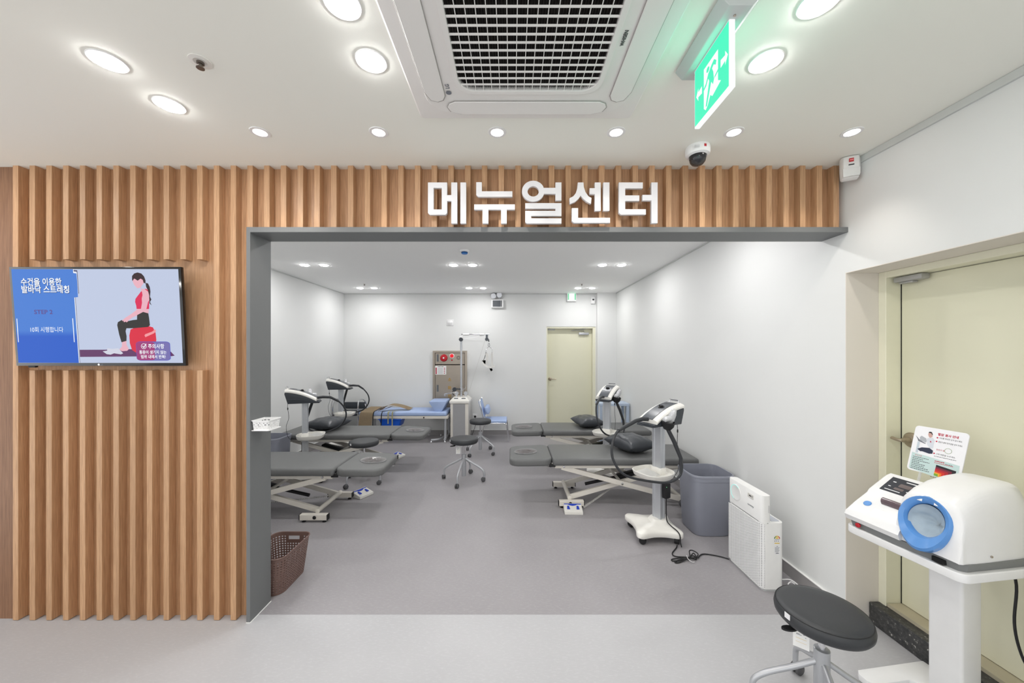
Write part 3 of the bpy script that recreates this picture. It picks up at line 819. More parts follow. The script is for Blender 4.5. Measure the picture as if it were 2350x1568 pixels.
# ------------------------------------------------------------------ television
def television():
    W, H = 0.962, 0.556
    xc, ztop = -2.328, 2.022
    tilt = math.radians(3.2)
    t = thing('television', 'black framed wall television showing a stretching exercise', 'television', (xc, 2.035, ztop - H))
    # tilted so that its top leans into the hall
    R = T(0, 0.016, 0) @ RX(tilt)
    b = NB(); box(b, -W / 2, W / 2, 0, 0.018, 0, H, 0.003, 2, M=R)
    obj('casing', b, GLOSSBLACK, t)
    b = NB(); box(b, -0.3, 0.3, 0.018, 0.075, 0.12, 0.42, 0.004, 1, M=R); obj('bracket', b, BLACK, t)
    b = NB(); box(b, -W / 2 + 0.06, -W / 2 + 0.10, 0.004, 0.02, -0.010, 0.0, 0.002, 1, M=R); obj('sensor', b, BLACK, t)
    # crop frame of the screen: a 0..1 left to right, b 0..1 bottom to top
    sw, sh = W - 0.030, H - 0.030
    def Mx(off): return R @ MAT((1, 0, 0), (0, 0, 1), (0, -1, 0), (-sw / 2, -0.0006 - off, 0.017))
    def q(poly): return [(a * sw, b_ * sh) for a, b_ in poly]
    def lay(name, polys, m, off, parent): return obj(name, put(shape([q(p) for p in polys]), Mx(off)), m, parent, False)
    sc_bg = screen_mat('screen_pale', S(188, 198, 222), 0.95)
    scr = lay('screen', [[(0, 0), (1, 0), (1, 1), (0, 1)]], sc_bg, 0.0, t)
    blue = screen_mat('screen_blue', S(64, 116, 206), 0.95)
    # the panel runs from pure blue below to a lighter blue above
    m = blue; nt = m.node_tree; tc = nt.nodes.new('ShaderNodeTexCoord'); sp = nt.nodes.new('ShaderNodeSeparateXYZ'); rp = nt.nodes.new('ShaderNodeValToRGB')
    mr = nt.nodes.new('ShaderNodeMapRange'); mr.inputs[1].default_value = 0.0; mr.inputs[2].default_value = H
    nt.links.new(tc.outputs['Object'], sp.inputs[0]); nt.links.new(sp.outputs['Z'], mr.inputs[0]); nt.links.new(mr.outputs[0], rp.inputs[0])
    e = rp.color_ramp.elements; e[0].position = 0.30; e[0].color = S(30, 90, 196); e[1].position = 0.36; e[1].color = S(66, 122, 208)
    nt.links.new(rp.outputs[0], nt.nodes['Principled BSDF'].inputs['Emission Color'])
    # px helper in the pixels of the enlarged photo of the screen
    def P(x, y):
        b_ = 1 - (y - (185 - (x - 150) * 0.003)) / (1275 - 183.0)
        xl = 150 + (1 - b_) * 75; xr = 2088 + (1 - b_) * 45
        return ((x - xl) / (xr - xl), b_)
    def PP(pts): return [P(x, y) for x, y in pts]
    D1 = 0.0004
    lay('blue_panel', [PP([(150, 185), (868, 185), (872, 225), (905, 228), (912, 260), (922, 505), (882, 510), (930, 1274), (226, 1275)])], blue, D1, scr)
    wht = screen_mat('screen_white', S(240, 244, 250), 0.95); navy = screen_mat('screen_navy', S(40, 38, 84), 0.9)
    lay('panel_edge', [PP([(868, 185), (875, 185), (880, 218), (915, 222), (935, 462), (928, 464), (908, 232), (870, 228)]), PP([(880, 510), (890, 510), (936, 1272), (928, 1274)])], wht, D1 * 2, scr)
    lay('panel_edge', [PP([(876, 195), (918, 198), (936, 464), (930, 466), (912, 210), (876, 208)]), PP([(890, 510), (895, 510), (942, 1272), (937, 1272)])], navy, D1 * 3, scr)
    lay('rule_line', [PP([(207, 757), (216, 757), (233, 1032), (224, 1032)]), PP([(855, 752), (864, 752), (881, 1030), (872, 1030)])], wht, D1 * 2, scr)
    def txt(name, body, x, y, hpx, m, off=D1 * 3, align='LEFT', bold=0.0, sx=1.0, space=1.0):
        a, b_ = P(x, y)
        me = text_mesh(body, hpx / 1092.0 * sh * 1.12, 0, bold, align, sx, space)
        obj(name, put(me, Mx(off) @ T(a * sw, b_ * sh, 0)), m, scr, False)
    sha = screen_mat('screen_shadow', S(38, 62, 120), 0.8)
    for dx, m, o_ in ((5, sha, D1 * 2), (0, wht, D1 * 3)):
        txt('headline', '수건을 이용한', 262 + dx, 366 + dx, 84, m, o_, bold=0.0009, sx=0.87)
        txt('headline', '발바닥 스트레칭', 266 + dx, 453 + dx, 84, m, o_, bold=0.0009, sx=0.90)
    purple = screen_mat('screen_purple', S(92, 72, 142), 0.9)
    txt('step_caption', 'STEP 2', 522, 703, 62, purple, align='CENTER', bold=0.0006, sx=1.10)
    txt('count_caption', '10회 시행합니다', 556, 910, 62, wht, align='CENTER', sx=0.84)
    # exercise picture
    skin = screen_mat('screen_skin', S(232, 176, 190), 0.92); hair = screen_mat('screen_hair', S(48, 26, 32), 0.9); red = screen_mat('screen_red', S(216, 34, 82), 0.95)
    blk = screen_mat('screen_black', S(44, 42, 40), 0.9); ball = screen_mat('screen_ball', S(214, 36, 62), 0.95); mt = screen_mat('screen_mat', S(98, 52, 100), 0.9)
    cloth = screen_mat('screen_cloth', S(206, 208, 222), 0.95); strap = screen_mat('screen_strap', S(238, 150, 156), 0.95)
    lay('mat_picture', [PP([(936, 1120), (1240, 1118), (1400, 1112), (1900, 1108), (1975, 1120), (2038, 1185), (2010, 1192), (940, 1204)])], mt, D1, scr)
    lay('seat_picture', [PP([(1530, 880), (1515, 950), (1520, 1040), (1545, 1120), (1600, 1158), (1700, 1166), (1780, 1150), (1815, 1090), (1828, 1000), (1820, 920), (1790, 855), (1740, 840), (1600, 850)])], ball, D1 * 2, scr)
    lay('strap_picture', [PP([(1692, 948), (1700, 935), (1780, 905), (1815, 876), (1828, 900), (1800, 925), (1702, 970)])], strap, D1 * 3, scr)
    body = lay('person_picture', [PP([(1650, 385), (1668, 410), (1720, 405), (1752, 425), (1758, 500), (1750, 560), (1742, 690), (1690, 690), (1640, 700), (1555, 740), (1500, 780), (1470, 795), (1430, 780), (1470, 745), (1540, 700), (1600, 655), (1620, 560), (1640, 470), (1660, 430)]),
                              PP([(1560, 262), (1556, 300), (1562, 325), (1580, 365), (1600, 385), (1615, 402), (1650, 395), (1690, 340), (1690, 280), (1620, 245)]),
                              PP([(1430, 1020), (1482, 1015), (1485, 1060), (1510, 1110), (1490, 1130), (1430, 1135), (1400, 1115), (1430, 1080)])], skin, D1 * 4, scr)
    lay('top_picture', [PP([(1610, 500), (1640, 462), (1660, 435), (1668, 440), (1675, 480), (1665, 520), (1668, 570), (1655, 640), (1605, 640), (1600, 600), (1588, 560), (1592, 525)]), PP([(1700, 410), (1712, 408), (1752, 430), (1750, 470), (1740, 440)]), PP([(1738, 560), (1752, 540), (1750, 640), (1718, 642)])], red, D1 * 5, scr)
    lay('hair_picture', [PP([(1556, 300), (1556, 262), (1580, 232), (1620, 220), (1665, 232), (1695, 265), (1712, 310), (1712, 345), (1690, 340), (1680, 305), (1655, 290), (1620, 315), (1600, 300), (1580, 290), (1560, 320)]),
                         PP([(1712, 340), (1740, 345), (1760, 385), (1768, 440), (1762, 500), (1778, 530), (1762, 560), (1780, 600), (1755, 575), (1752, 480), (1738, 425), (1718, 385)])], hair, D1 * 6, scr)
    lay('leggings_picture', [PP([(1610, 712), (1680, 675), (1740, 692), (1748, 740), (1758, 830), (1735, 850), (1560, 866), (1485, 866), (1475, 900), (1486, 960), (1484, 1014), (1426, 1030), (1400, 940), (1378, 830), (1386, 795), (1430, 770), (1470, 790), (1560, 770), (1608, 765)])], blk, D1 * 5, scr)
    lay('hand_picture', [PP([(1540, 712), (1500, 738), (1440, 770), (1436, 782), (1460, 778), (1452, 792), (1466, 795), (1484, 782), (1482, 796), (1496, 794), (1512, 772), (1552, 742), (1610, 706), (1600, 670)])], skin, D1 * 6, scr)
    lay('towel_picture', [PP([(1208, 1138), (1260, 1128), (1262, 1100), (1320, 1108), (1390, 1100), (1446, 1160), (1420, 1172), (1340, 1160), (1300, 1176), (1255, 1170)])], cloth, D1 * 6, scr)
    box_bg = screen_mat('screen_note', S(128, 120, 190), 0.75); edge = screen_mat('screen_note_edge', S(74, 80, 196), 0.9)
    ctr = P(1796, 1132); lay('note_box', [[(ctr[0] + x, ctr[1] + y) for x, y in rrect(0.207, 0.205, 0.028)]], edge, D1 * 7, scr)
    lay('note_box', [[(ctr[0] + x, ctr[1] + y) for x, y in rrect(0.203, 0.198, 0.027)]], box_bg, D1 * 8, scr)
    lay('note_tint', [[(ctr[0] + x, ctr[1] + y) for x, y in rrect(0.110, 0.196, 0.02, cx=-0.046)]], screen_mat('screen_note_red', S(160, 54, 118), 0.9), D1 * 9, scr)
    txt('note_text', '주의사항', 1832, 1098, 54, wht, D1 * 10, 'CENTER', 0.0005, 0.86)
    txt('note_text', '통증이 생기지 않는', 1794, 1163, 42, wht, D1 * 10, 'CENTER', 0.0004, 0.86)
    txt('note_text', '범위 내에서 반복!', 1798, 1216, 42, wht, D1 * 10, 'CENTER', 0.0004, 0.86)
    c = P(1688, 1076); lay('tick_ring', [[(c[0] + x, c[1] + y) for x, y in ellipse(0.0165, 0.029, 24)], [(c[0] + x, c[1] + y) for x, y in ellipse(0.0135, 0.024, 24)]], wht, D1 * 10, scr)
    lay('tick_mark', [PP([(1668, 1074), (1678, 1068), (1688, 1084), (1712, 1044), (1720, 1050), (1690, 1098)])], wht, D1 * 10, scr)
    me = text_mesh('LG', 0.012, 0, 0.0003, 'LEFT'); obj('maker_lettering', put(me, R @ MAT((1, 0, 0), (0, 0, 1), (0, -1, 0), (-0.002, -0.0006, 0.003))), GREYINK, t, False)
    obj('maker_emblem', put(shape([ellipse(0.006, 0.006, 20)]), R @ MAT((1, 0, 0), (0, 0, 1), (0, -1, 0), (-0.012, -0.0006, 0.0075))), WHITEINK, t, False)
television()

# ------------------------------------------------------------------ stools
def caster_bm(M):
    b = NB()
    for s in (-1, 1):
        lathe(b, [(0, 0), (0.020, 0), (0.0245, 0.003), (0.0245, 0.013), (0.020, 0.016), (0, 0.016)], 18, M @ T(-0.012, s * 0.012, 0.0245) @ MAT((1, 0, 0), (0, 0, 1), (0, s * 1.0, 0), (0, -s * 0.008, 0)))
    return b
def stool(loc, rz, seat_z, label, tag_card=False, rs=0.17, seat_tag=None, lever=0.0):
    t = thing('swivel_stool', label, 'stool', (loc[0], loc[1], 0), rz)
    h = 0.062; z0 = seat_z - h
    s = NB(); lathe(s, [(0, z0), (rs - 0.025, z0), (rs - 0.010, z0 + 0.004), (rs - 0.002, z0 + 0.016), (rs, z0 + 0.032), (rs - 0.003, z0 + 0.048), (rs - 0.010, z0 + 0.056), (rs - 0.035, z0 + 0.061), (rs * 0.5, z0 + h), (0, z0 + h)], 56)
    so = obj('seat', s, SEATBLK, t, ang=60)
    sm = NB(); tube(sm, [((rs - 0.0065) * math.cos(a), (rs - 0.0065) * math.sin(a), z0 + 0.0535) for a in [2 * PI * k / 72 for k in range(72)]], 0.0013, 5, closed=True); obj('seam', sm, BLACK, so)
    if seat_tag is not None:
        lb = box(NB(), -0.012, 0.012, -0.0015, 0.0, z0 + 0.030, z0 + 0.052, M=RZ(seat_tag) @ T(0, -rs + 0.0015, 0) )
        obj('brand_tag', lb, WHITEINK, so, False)
    p = NB(); lathe(p, [(0.045, z0 - 0.012), (0.06, z0 - 0.001), (0.0, z0 - 0.001)], 24); box(p, -0.05, 0.05, -0.035, 0.035, z0 - 0.014, z0 - 0.0005)
    obj('seat_plate', p, BLACK, t)
    p = NB(); lathe(p, [(0.0125, 0.30), (0.0125, z0 - 0.006), (0, z0 - 0.006)], 16); obj('gas_column', p, CHROME, t)
    lv = NB(); tube(lv, [(0, 0, z0 - 0.012), (0.08, 0, z0 - 0.014), (0.125, 0, z0 - 0.022)], 0.0045, 8); 
    prism(lv, ellipse(0.032, 0.015, 16), 0.007, T(0.135, 0, z0 - 0.030)); bmesh.ops.transform(lv, matrix=RZ(lever), verts=lv.verts); obj('height_lever', lv, BLACK, t)
    p = NB(); lathe(p, [(0, 0.055), (0.026, 0.055), (0.0275, 0.07), (0.0275, 0.315), (0.022, 0.318), (0.0135, 0.318)], 24); obj('hub', p, SILVER, t)
    for k in range(4):
        M = RZ(k * PI / 2)
        leg = NB(); tube(leg, [M @ Vector(v) for v in ((0.02, 0, 0.262), (0.10, 0, 0.215), (0.19, 0, 0.168), (0.238, 0, 0.130), (0.25, 0, 0.095), (0.25, 0, 0.052))], 0.0115, 12, 5)
        lo = obj('leg', leg, SILVER, t)
        c = caster_bm(M @ T(0.25, 0, 0) @ RZ(0.9 * k + 0.4)); lathe(c, [(0, 0.03), (0.017, 0.032), (0.0135, 0.046), (0.006, 0.054), (0, 0.056)], 14, M @ T(0.25, 0, 0))
        obj('caster', c, CASTER, lo)
    if tag_card:
        # paper care card hanging from the seat plate
        c = NB(); box(c, -0.027, 0.027, -0.0006, 0.0006, 0, 0.078); M = RZ(tag_card) @ T(-0.066, -0.036, z0 - 0.122) @ RX(math.radians(-4))
        bmesh.ops.transform(c, matrix=M, verts=c.verts); co = obj('care_card', c, PAPER, t, False)
        ln = NB()
        for j, (x0, x1, zz) in enumerate(((-0.014, 0.012, 0.070), (-0.018, -0.010, 0.065), (-0.002, 0.004, 0.063), (-0.016, -0.004, 0.054), (-0.016, 0.002, 0.051), (0.006, 0.012, 0.056), (0.013, 0.017, 0.046))):
            box(ln, x0, x1, -0.0009, -0.0006, zz, zz + 0.0018, M=M)
        obj('card_print', ln, GREYINK, co, False)
        ln = NB(); box(ln, -0.018, 0.018, -0.0009, -0.0006, 0.037, 0.0382, M=M); box(ln, -0.018, 0.018, -0.0009, -0.0006, 0.022, 0.0228, M=M)
        obj('card_rule', ln, mat('yellow_ink', S(224, 196, 120), 0.6), co, False)
        st = NB(); tube(st, [M @ Vector((0, 0, 0.078)), RZ(tag_card) @ Vector((-0.045, -0.02, z0 - 0.010))], 0.0008, 5); obj('card_string', st, WHITEINK, co)
    return t
stool((1.287, 1.50), math.radians(-108), 0.488, 'black round stool standing in front of the blood pressure monitor', math.radians(67), 0.163, math.radians(26), math.radians(288))
stool((-0.572, 4.34), math.radians(-10), 0.512, 'black round stool in the middle of the aisle with a care card', math.radians(17), 0.17, math.radians(-55), math.radians(212))
stool((-0.475, 5.50), math.radians(-32), 0.512, 'black round stool beside the blue chair', 0, 0.165, None, math.radians(140))
stool((-1.755, 4.30), math.radians(-24), 0.492, 'black round stool between the two beds on the bin side', math.radians(46), 0.17, math.radians(-11), math.radians(100))

# ------------------------------------------------------------------ blood pressure stand
def bp_stand():
    t = thing('monitor_stand', 'white pedestal stand under the blood pressure monitor', 'stand', (1.868, 1.568, 0.0), math.radians(8))
    p = shape([rrect(0.47, 0.41, 0.03, 6)], 0.013, 0.004, 2)
    obj('platform', put(p, T(0, 0, 0.706)), WHITE, t)
    c = NB()
    prof = rrect(0.105, 0.115, 0.012, 4)
    loft(c, [[(x, y, 0.03) for x, y in prof], [(x, y, 0.689) for x, y in prof]], M=T(0.062, 0, 0)); obj('column', c, WHITE, t)
    # U-shaped foot: two bars towards the seated patient joined at the back
    U = [(0.17, -0.18), (0.17, 0.18), (0.12, 0.18), (-0.20, 0.18), (-0.22, 0.16), (-0.22, 0.125), (-0.20, 0.102), (-0.02, 0.102), (0.01, 0.075), (0.01, -0.075), (-0.02, -0.102), (-0.20, -0.102), (-0.22, -0.125), (-0.22, -0.16), (-0.20, -0.18)]
    f = NB(); prism(f, U, 0.030, T(0, 0, 0.006), 0.004, 2); obj('foot', f, WHITE, t)
    for x, y in ((-0.2, 0.14), (-0.2, -0.14), (0.15, 0.14), (0.15, -0.14)):
        g = NB(); lathe(g, [(0, 0), (0.014, 0), (0.014, 0.008), (0, 0.008)], 14, T(x, y, 0)); obj('foot_pad', g, BLACK, t)
    return t
bp_stand()
cd = NB(); tube(cd, [(2.02, 1.47, 0.70), (2.045, 1.465, 0.60), (2.03, 1.46, 0.45), (2.045, 1.45, 0.33), (2.07, 1.42, 0.22), (2.045, 1.37, 0.10), (1.97, 1.30, 0.01), (1.90, 1.15, 0.005), (1.88, 0.95, 0.005)], 0.0045, 8, 6)
tag(obj('power_cord', cd, BLACK), 'black power cord hanging behind the blood pressure monitor', 'cord')

def bp_monitor():
    # local: +x towards the back, -x faces the patient, y along the machine (far = +y), z from the platform top
    t = thing('blood_pressure_monitor', 'white blood pressure monitor with a blue arm cuff opening', 'blood pressure monitor', (1.648, 1.553, 0.7235), math.radians(8))
    GB = mat('monitor_grey_base', S(124, 126, 126), 0.4)
    # grey base tray following the plan outline
    out = [(0.02, -0.215), (0.36, -0.215), (0.385, -0.19), (0.385, 0.172), (0.36, 0.190), (0.06, 0.190), (-0.01, 0.172), (-0.02, 0.0), (0.0, -0.20)]
    out_s = [(x * 0.97 + 0.005, y * 0.97) for x, y in out]
    b = NB(); loft(b, [[(x, y, 0.0) for x, y in out_s], [(x, y, 0.030) for x, y in out]]); obj('base', b, GB, t)
    obj('port', box(NB(), -0.006, 0.02, -0.165, -0.13, 0.004, 0.022, M=RZ(-0.06)), DARKHOLE, t, False)
    # console half (far side): sloping top
    c = NB()
    prof = [(-0.022, 0.030), (-0.030, 0.052), (-0.022, 0.068), (0.030, 0.106), (0.100, 0.150), (0.112, 0.166), (0.205, 0.226), (0.225, 0.232), (0.255, 0.222), (0.30, 0.16), (0.375, 0.12), (0.385, 0.030)]
    loft(c, [[(x * 0.985 + 0.004, 0.188, z * 0.96) for x, z in prof], [(x, 0.178, z) for x, z in prof], [(x, -0.03, z) for x, z in prof]])
    con = obj('console', c, WHITE, t, ang=30)
    def slope(x):   # height of the console surface at x
        for (xa, za), (xb, zb) in zip(prof[2:-1], prof[3:]):
            if xa <= x <= xb: return za + (zb - za) * (x - xa) / (xb - xa)
    def panel(name, x0, x1, y0, y1, m, up=0.002, parent=con):
        z0, z1 = slope(x0) + up, slope(x1) + up
        bm = NB(); loft(bm, [[(x0, y0, z0 - 0.004), (x0, y1, z0 - 0.004), (x1, y1, z1 - 0.004), (x1, y0, z1 - 0.004)], [(x0, y0, z0), (x0, y1, z0), (x1, y1, z1), (x1, y0, z1)]])
        return obj(name, bm, m, parent, False)
    dsp = panel('display', 0.122, 0.200, -0.02, 0.150, mat('display_black', S(52, 54, 60), 0.25), 0.0025)
    # display legends and dim segment digits
    zA, zB = slope(0.122) + 0.0028, slope(0.200) + 0.0028
    ex = Vector((0.078, 0, zB - zA)).normalized()
    MD = MAT((0, -1, 0), tuple(ex), tuple(Vector((0, -1, 0)).cross(ex)), (0.122, 0.150, zA + 0.0004))
    SEG = mat('dim_segments', S(104, 92, 90), 0.4)
    for x, y, w, h, m in ((0.048, 0.052, 0.045, 0.022, SEG), (0.042, 0.027, 0.036, 0.013, SEG), (0.105, 0.052, 0.03, 0.022, SEG), (0.018, 0.064, 0.012, 0.005, WHITEINK), (0.016, 0.033, 0.010, 0.004, WHITEINK), (0.014, 0.010, 0.06, 0.004, WHITEINK), (0.060, 0.080, 0.075, 0.005, WHITEINK), (0.096, 0.058, 0.008, 0.005, WHITEINK), (0.09, 0.024, 0.012, 0.005, WHITEINK)):
        me = shape([rrect(w, h, min(w, h) * 0.2, 2, x + w / 2, y)]); 
        nseg = 1
        obj('display_legend', put(me, MD), m, dsp, False)
    # start button, printer cover, label
        nrm = Vector((-(slope(0.06) - slope(0.035)) / 0.025, 0, 1)).normalized()
    MB_ = MAT((0, -1, 0), tuple(Vector((0, -1, 0)).cross(nrm) * -1), tuple(nrm), (0.040, 0.138, slope(0.040)))
    b = NB(); lathe(b, [(0, 0.004), (0.013, 0.004), (0.015, 0.002), (0.015, -0.002)], 28, MB_); obj('start_button', b, CYAN_B, con)
    pc = NB(); M_ = MAT((1, 0, nrm.x * 0) if False else (nrm.z, 0, -nrm.x), (0, 1, 0), tuple(nrm), (0.075, 0.055, slope(0.075)))
    loft(pc, [[(0.016 * math.cos(a), 0.042, 0.024 * max(0, math.sin(a))) for a in [PI * k / 10 for k in range(11)]], [(0.016 * math.cos(a), -0.042, 0.024 * max(0, math.sin(a))) for a in [PI * k / 10 for k in range(11)]]], M=M_)
    obj('printer_cover', pc, mat('smoked_purple', S(110, 92, 98), 0.15, alpha=0.85, coat=0.5), con)
    lab = panel('notice_label', 0.012, 0.030, -0.01, 0.10, mat('label_white', S(246, 246, 246), 0.3), 0.0012)
    pw = NB(); lathe(pw, [(0, 0.0), (0.010, 0.0), (0.010, 0.006), (0.006, 0.008), (0, 0.008)], 20, T(-0.017, 0.132, 0.017) @ RY(-PI / 2) @ RZ(0)); obj('power_button', pw, RED, t)
    # dome over the arm cuff (near side): lofted sections along +x
    d = NB(); loops = []
    secs = [(-0.010, 0.030, 0.032, 0.100, 0.205), (0.002, 0.030, 0.150, 0.105, 0.212), (0.020, 0.030, 0.235, 0.104, 0.214), (0.060, 0.030, 0.262, 0.106, 0.214), (0.12, 0.030, 0.286, 0.106, 0.214), (0.20, 0.030, 0.303, 0.104, 0.213), (0.27, 0.030, 0.310, 0.102, 0.212), (0.315, 0.030, 0.304, 0.100, 0.210), (0.345, 0.030, 0.22, 0.098, 0.208), (0.380, 0.030, 0.06, 0.094, 0.206)]
    yc = -0.105
    for x, zb_, zt, hw, _ in secs:
        L = []
        n = 24
        for k in range(n + 1):
            a = PI * k / n
            ca, sa = math.cos(a), math.sin(a)
            y = yc + hw * (abs(ca) ** 0.36) * (1 if ca > 0 else -1)
            z = zb_ + (zt - zb_) * (sa ** 0.50)
            L.append((x, y * 1.0, z))
        loops.append(L)
    # blue ring, tilted back like the housing front; real opening with fabric sleeve inside
    tilt = math.radians(17)
    MR = T(0.010, yc + 0.008, 0.142) @ RY(tilt) @ MAT((0, -1, 0), (0, 0, 1), (-1, 0, 0), (0, 0, 0))
    loft(d, loops, False, True)
    MRi = MR.inverted()
    front = [f for f in d.faces if f.calc_center_median().x < 0.13]
    bmesh.ops.subdivide_edges(d, edges=list({e for f in front for e in f.edges}), cuts=3, use_grid_fill=True)
    dead = []
    for f in d.faces:
        q_ = MRi @ f.calc_center_median()
        if (q_.x / 0.074) ** 2 + (q_.y / 0.084) ** 2 < 1 and q_.z > -0.10: dead.append(f)
    bmesh.ops.delete(d, geom=dead, context='FACES')
    dome = obj('cuff_housing', d, WHITE, t, ang=50)
    def egg(rx, ry_t, ry_b, n=40, dy=0.0): return [(rx * math.cos(a) * (1 - 0.10 * (math.sin(a) < 0) * abs(math.sin(a))), dy + (ry_t if math.sin(a) > 0 else ry_b) * math.sin(a)) for a in [2 * PI * k / n for k in range(n)]]
    ring = NB()
    def L3(poly, z): return [(x, y, z) for x, y in poly]
    loft(ring, [L3(egg(0.086, 0.098, 0.122), -0.045), L3(egg(0.086, 0.098, 0.122), 0.012), L3(egg(0.080, 0.092, 0.112), 0.020), L3(egg(0.066, 0.076, 0.072), 0.014), L3(egg(0.060, 0.068, 0.062), 0.002), L3(egg(0.058, 0.066, 0.060), -0.03)], False, False, MR)
    rg = obj('cuff_ring', ring, CYAN_B, t, ang=40)
    # crumpled grey-blue sleeve
    sl = NB(); loops = []; n = 40
    random.seed(3)
    for j, (sc_, z) in enumerate(((0.0575, 0.002), (0.0565, -0.010), (0.054, -0.020), (0.047, -0.034), (0.036, -0.048), (0.022, -0.060), (0.008, -0.066))):
        L = []
        for k in range(n):
            a = 2 * PI * k / n
            w = 1 - (0.10 + 0.13 * math.sin(3 * a + j * 0.7) + 0.09 * math.sin(7 * a + j * 1.3)) * (0, 0, 0.6, 1, 1, 1, 1)[j]
            L.append((sc_ * w * math.cos(a) * 1.0, sc_ * w * 1.12 * math.sin(a), z + (0.005 * math.sin(5 * a + j) if j > 1 else 0)))
        loops.append(L)
    loft(sl, loops, False, True, MR)
    obj('arm_sleeve', sl, mat('sleeve_fabric', S(186, 200, 210), 0.55, var=0.1, scale=30, bump=0.4, bscale=60), rg, ang=80)
    s = NB(); lathe(s, [(0, 0), (0.004, 0), (0.004, 0.003), (0, 0.003)], 12, MAT((1, 0, 0), (0, 0, 1), (0, -1, 0), (0.13, yc - 0.107, 0.052))); obj('housing_screw', s, STEEL, dome)
bp_monitor()

# ------------------------------------------------------------------ instruction card behind the console
def guide_card():
    t = thing('instruction_card', 'white instruction card with photo and red chart behind the monitor console', 'instruction card', (1.91, 1.69, 0.7235 + 0.150), math.radians(8))
    W, H = 0.190, 0.218
    lean = math.radians(15)
    o3 = Vector((0.040, 0.080, 0.100))
    ey = Vector((math.sin(lean), 0, math.cos(lean))); ex = Vector((0, -1, 0)); ez = ex.cross(ey)
    def Mx(off): return MAT(tuple(ex), tuple(ey), tuple(ez), tuple(o3 + ez * off))
    card = shape([rrect(W, H, 0.014, 6, W / 2, H / 2)], 0.002, 0.0004)
    cd = obj('card', put(card, Mx(-0.0022)), mat('card_white', S(240, 240, 243), 0.4), t, False)
    for a_, y_ in ((0.05, 0.05), (0.14, -0.04)):
        st = NB(); tube(st, [o3 + ex * a_ + ey * 0.02 - ez * 0.006, (0.030, y_ - 0.02, 0.040)], 0.005, 8)
        obj('card_stay', st, CLEAR, t)
    def L(name, polys, m, off=0.0006): return obj(name, put(shape(polys), Mx(off)), m, cd, False)
    def u(x, y):    # pixel of the enlarged card to card coordinates (its own skew removed)
        v = Vector((x - 780, y - 150)); ax = Vector((1195, 210)); ay = Vector((-325, 1030))
        det = ax.x * ay.y - ax.y * ay.x
        a = (v.x * ay.y - v.y * ay.x) / det; b = (ax.x * v.y - ax.y * v.x) / det
        return (a * W, (1 - b) * H)
    def U(pts): return [u(x, y) for x, y in pts]
    TEAL = mat('card_teal', S(196, 218, 216), 0.5)
    L('print_block', [U([(630, 780), (1130, 905), (1010, 1290), (515, 1150)])], TEAL); L('print_block', [U([(1130, 905), (1695, 1048), (1590, 1420), (1010, 1290)])], TEAL)
    cols = [S(34, 30, 36), S(120, 36, 56), S(178, 36, 48), S(214, 48, 38), S(236, 120, 44), S(240, 180, 52), S(120, 168, 50)]
    org = u(1105, 1285); exx = Vector(u(1530, 1400)) - Vector(org); eyy = Vector(u(1185, 1050)) - Vector(org)
    for k, f in enumerate((1.0, 0.82, 0.66, 0.50, 0.36, 0.28, 0.20)):
        g = f if k else 1.0
        L('chart_block', [[tuple(Vector(org)), tuple(Vector(org) + exx * f), tuple(Vector(org) + exx * f + eyy * g), tuple(Vector(org) + eyy * g)]], mat('chart_%d' % k, cols[k], 0.5), 0.0008 + 0.0002 * k)
    # photo of a seated person with an arm in the monitor
    L('print_arm', [U([(750, 385), (800, 440), (830, 480), (985, 580), (970, 590), (800, 520), (795, 480)])], GREYINK)
    L('print_monitor', [U([(850, 430), (900, 400), (1000, 460), (1010, 520), (985, 560), (850, 500)])], mat('print_lightgrey', S(176, 180, 186), 0.6), 0.0007)
    L('print_stand', [U([(790, 530), (845, 545), (770, 800), (712, 780)])], mat('print_paleblue', S(196, 206, 216), 0.6))
    L('print_shirt', [U([(1020, 470), (1090, 440), (1165, 455), (1195, 510), (1180, 545), (1140, 690), (1060, 680), (1010, 600), (1015, 520)])], mat('print_shirt', S(214, 218, 226), 0.6), 0.0008)
    L('print_head', [U([(1060, 370), (1075, 330), (1110, 315), (1150, 330), (1165, 380), (1150, 430), (1100, 450), (1070, 420)])], mat('print_skin', S(206, 166, 156), 0.6), 0.0009)
    L('print_hair', [U([(1070, 335), (1100, 305), (1150, 315), (1170, 370), (1150, 385), (1140, 345), (1090, 335)])], INK, 0.001)
    L('print_trousers', [U([(765, 705), (880, 670), (1060, 680), (1140, 740), (1115, 810), (1040, 810), (880, 760), (830, 760)])], mat('print_navy', S(44, 50, 72), 0.6), 0.001)
    L('print_heart', [U([(1085, 530), (1105, 515), (1120, 545), (1100, 560)])], REDINK, 0.001)
    L('print_circle', [[(Vector(u(1480, 740)) + Vector((x, y)))[:] for x, y in ellipse(0.0125, 0.0125, 24)], [(Vector(u(1480, 740)) + Vector((x, y)))[:] for x, y in ellipse(0.0112, 0.0112, 24)]], mat('print_green', S(112, 142, 70), 0.6))
    def txt(body, x, y, hgt, m, sx=0.9, bold=0.0):
        p = u(x, y); me = text_mesh(body, hgt, 0, bold, 'LEFT', sx)
        obj('print_text', put(me, Mx(0.0007) @ T(p[0], p[1], 0)), m, cd, False)
    txt('혈압 검사 안내', 1280, 385, 0.0125, REDINK, 0.95, 0.0004)
    txt('의자를 최대한 당겨 앉으세요.', 1305, 462, 0.0082, INK, 0.80)
    txt('팔꿈치 홈에 닿게 팔을 넣어 주세요.', 1275, 550, 0.0082, INK, 0.70)
    txt('팔꿈치 홈', 1210, 722, 0.0080, REDINK, 0.95)
    txt('시작 버튼을 누르세요.', 1190, 820, 0.0082, INK, 0.92)
    txt('주의사항', 690, 858, 0.0082, REDINK, 0.9)
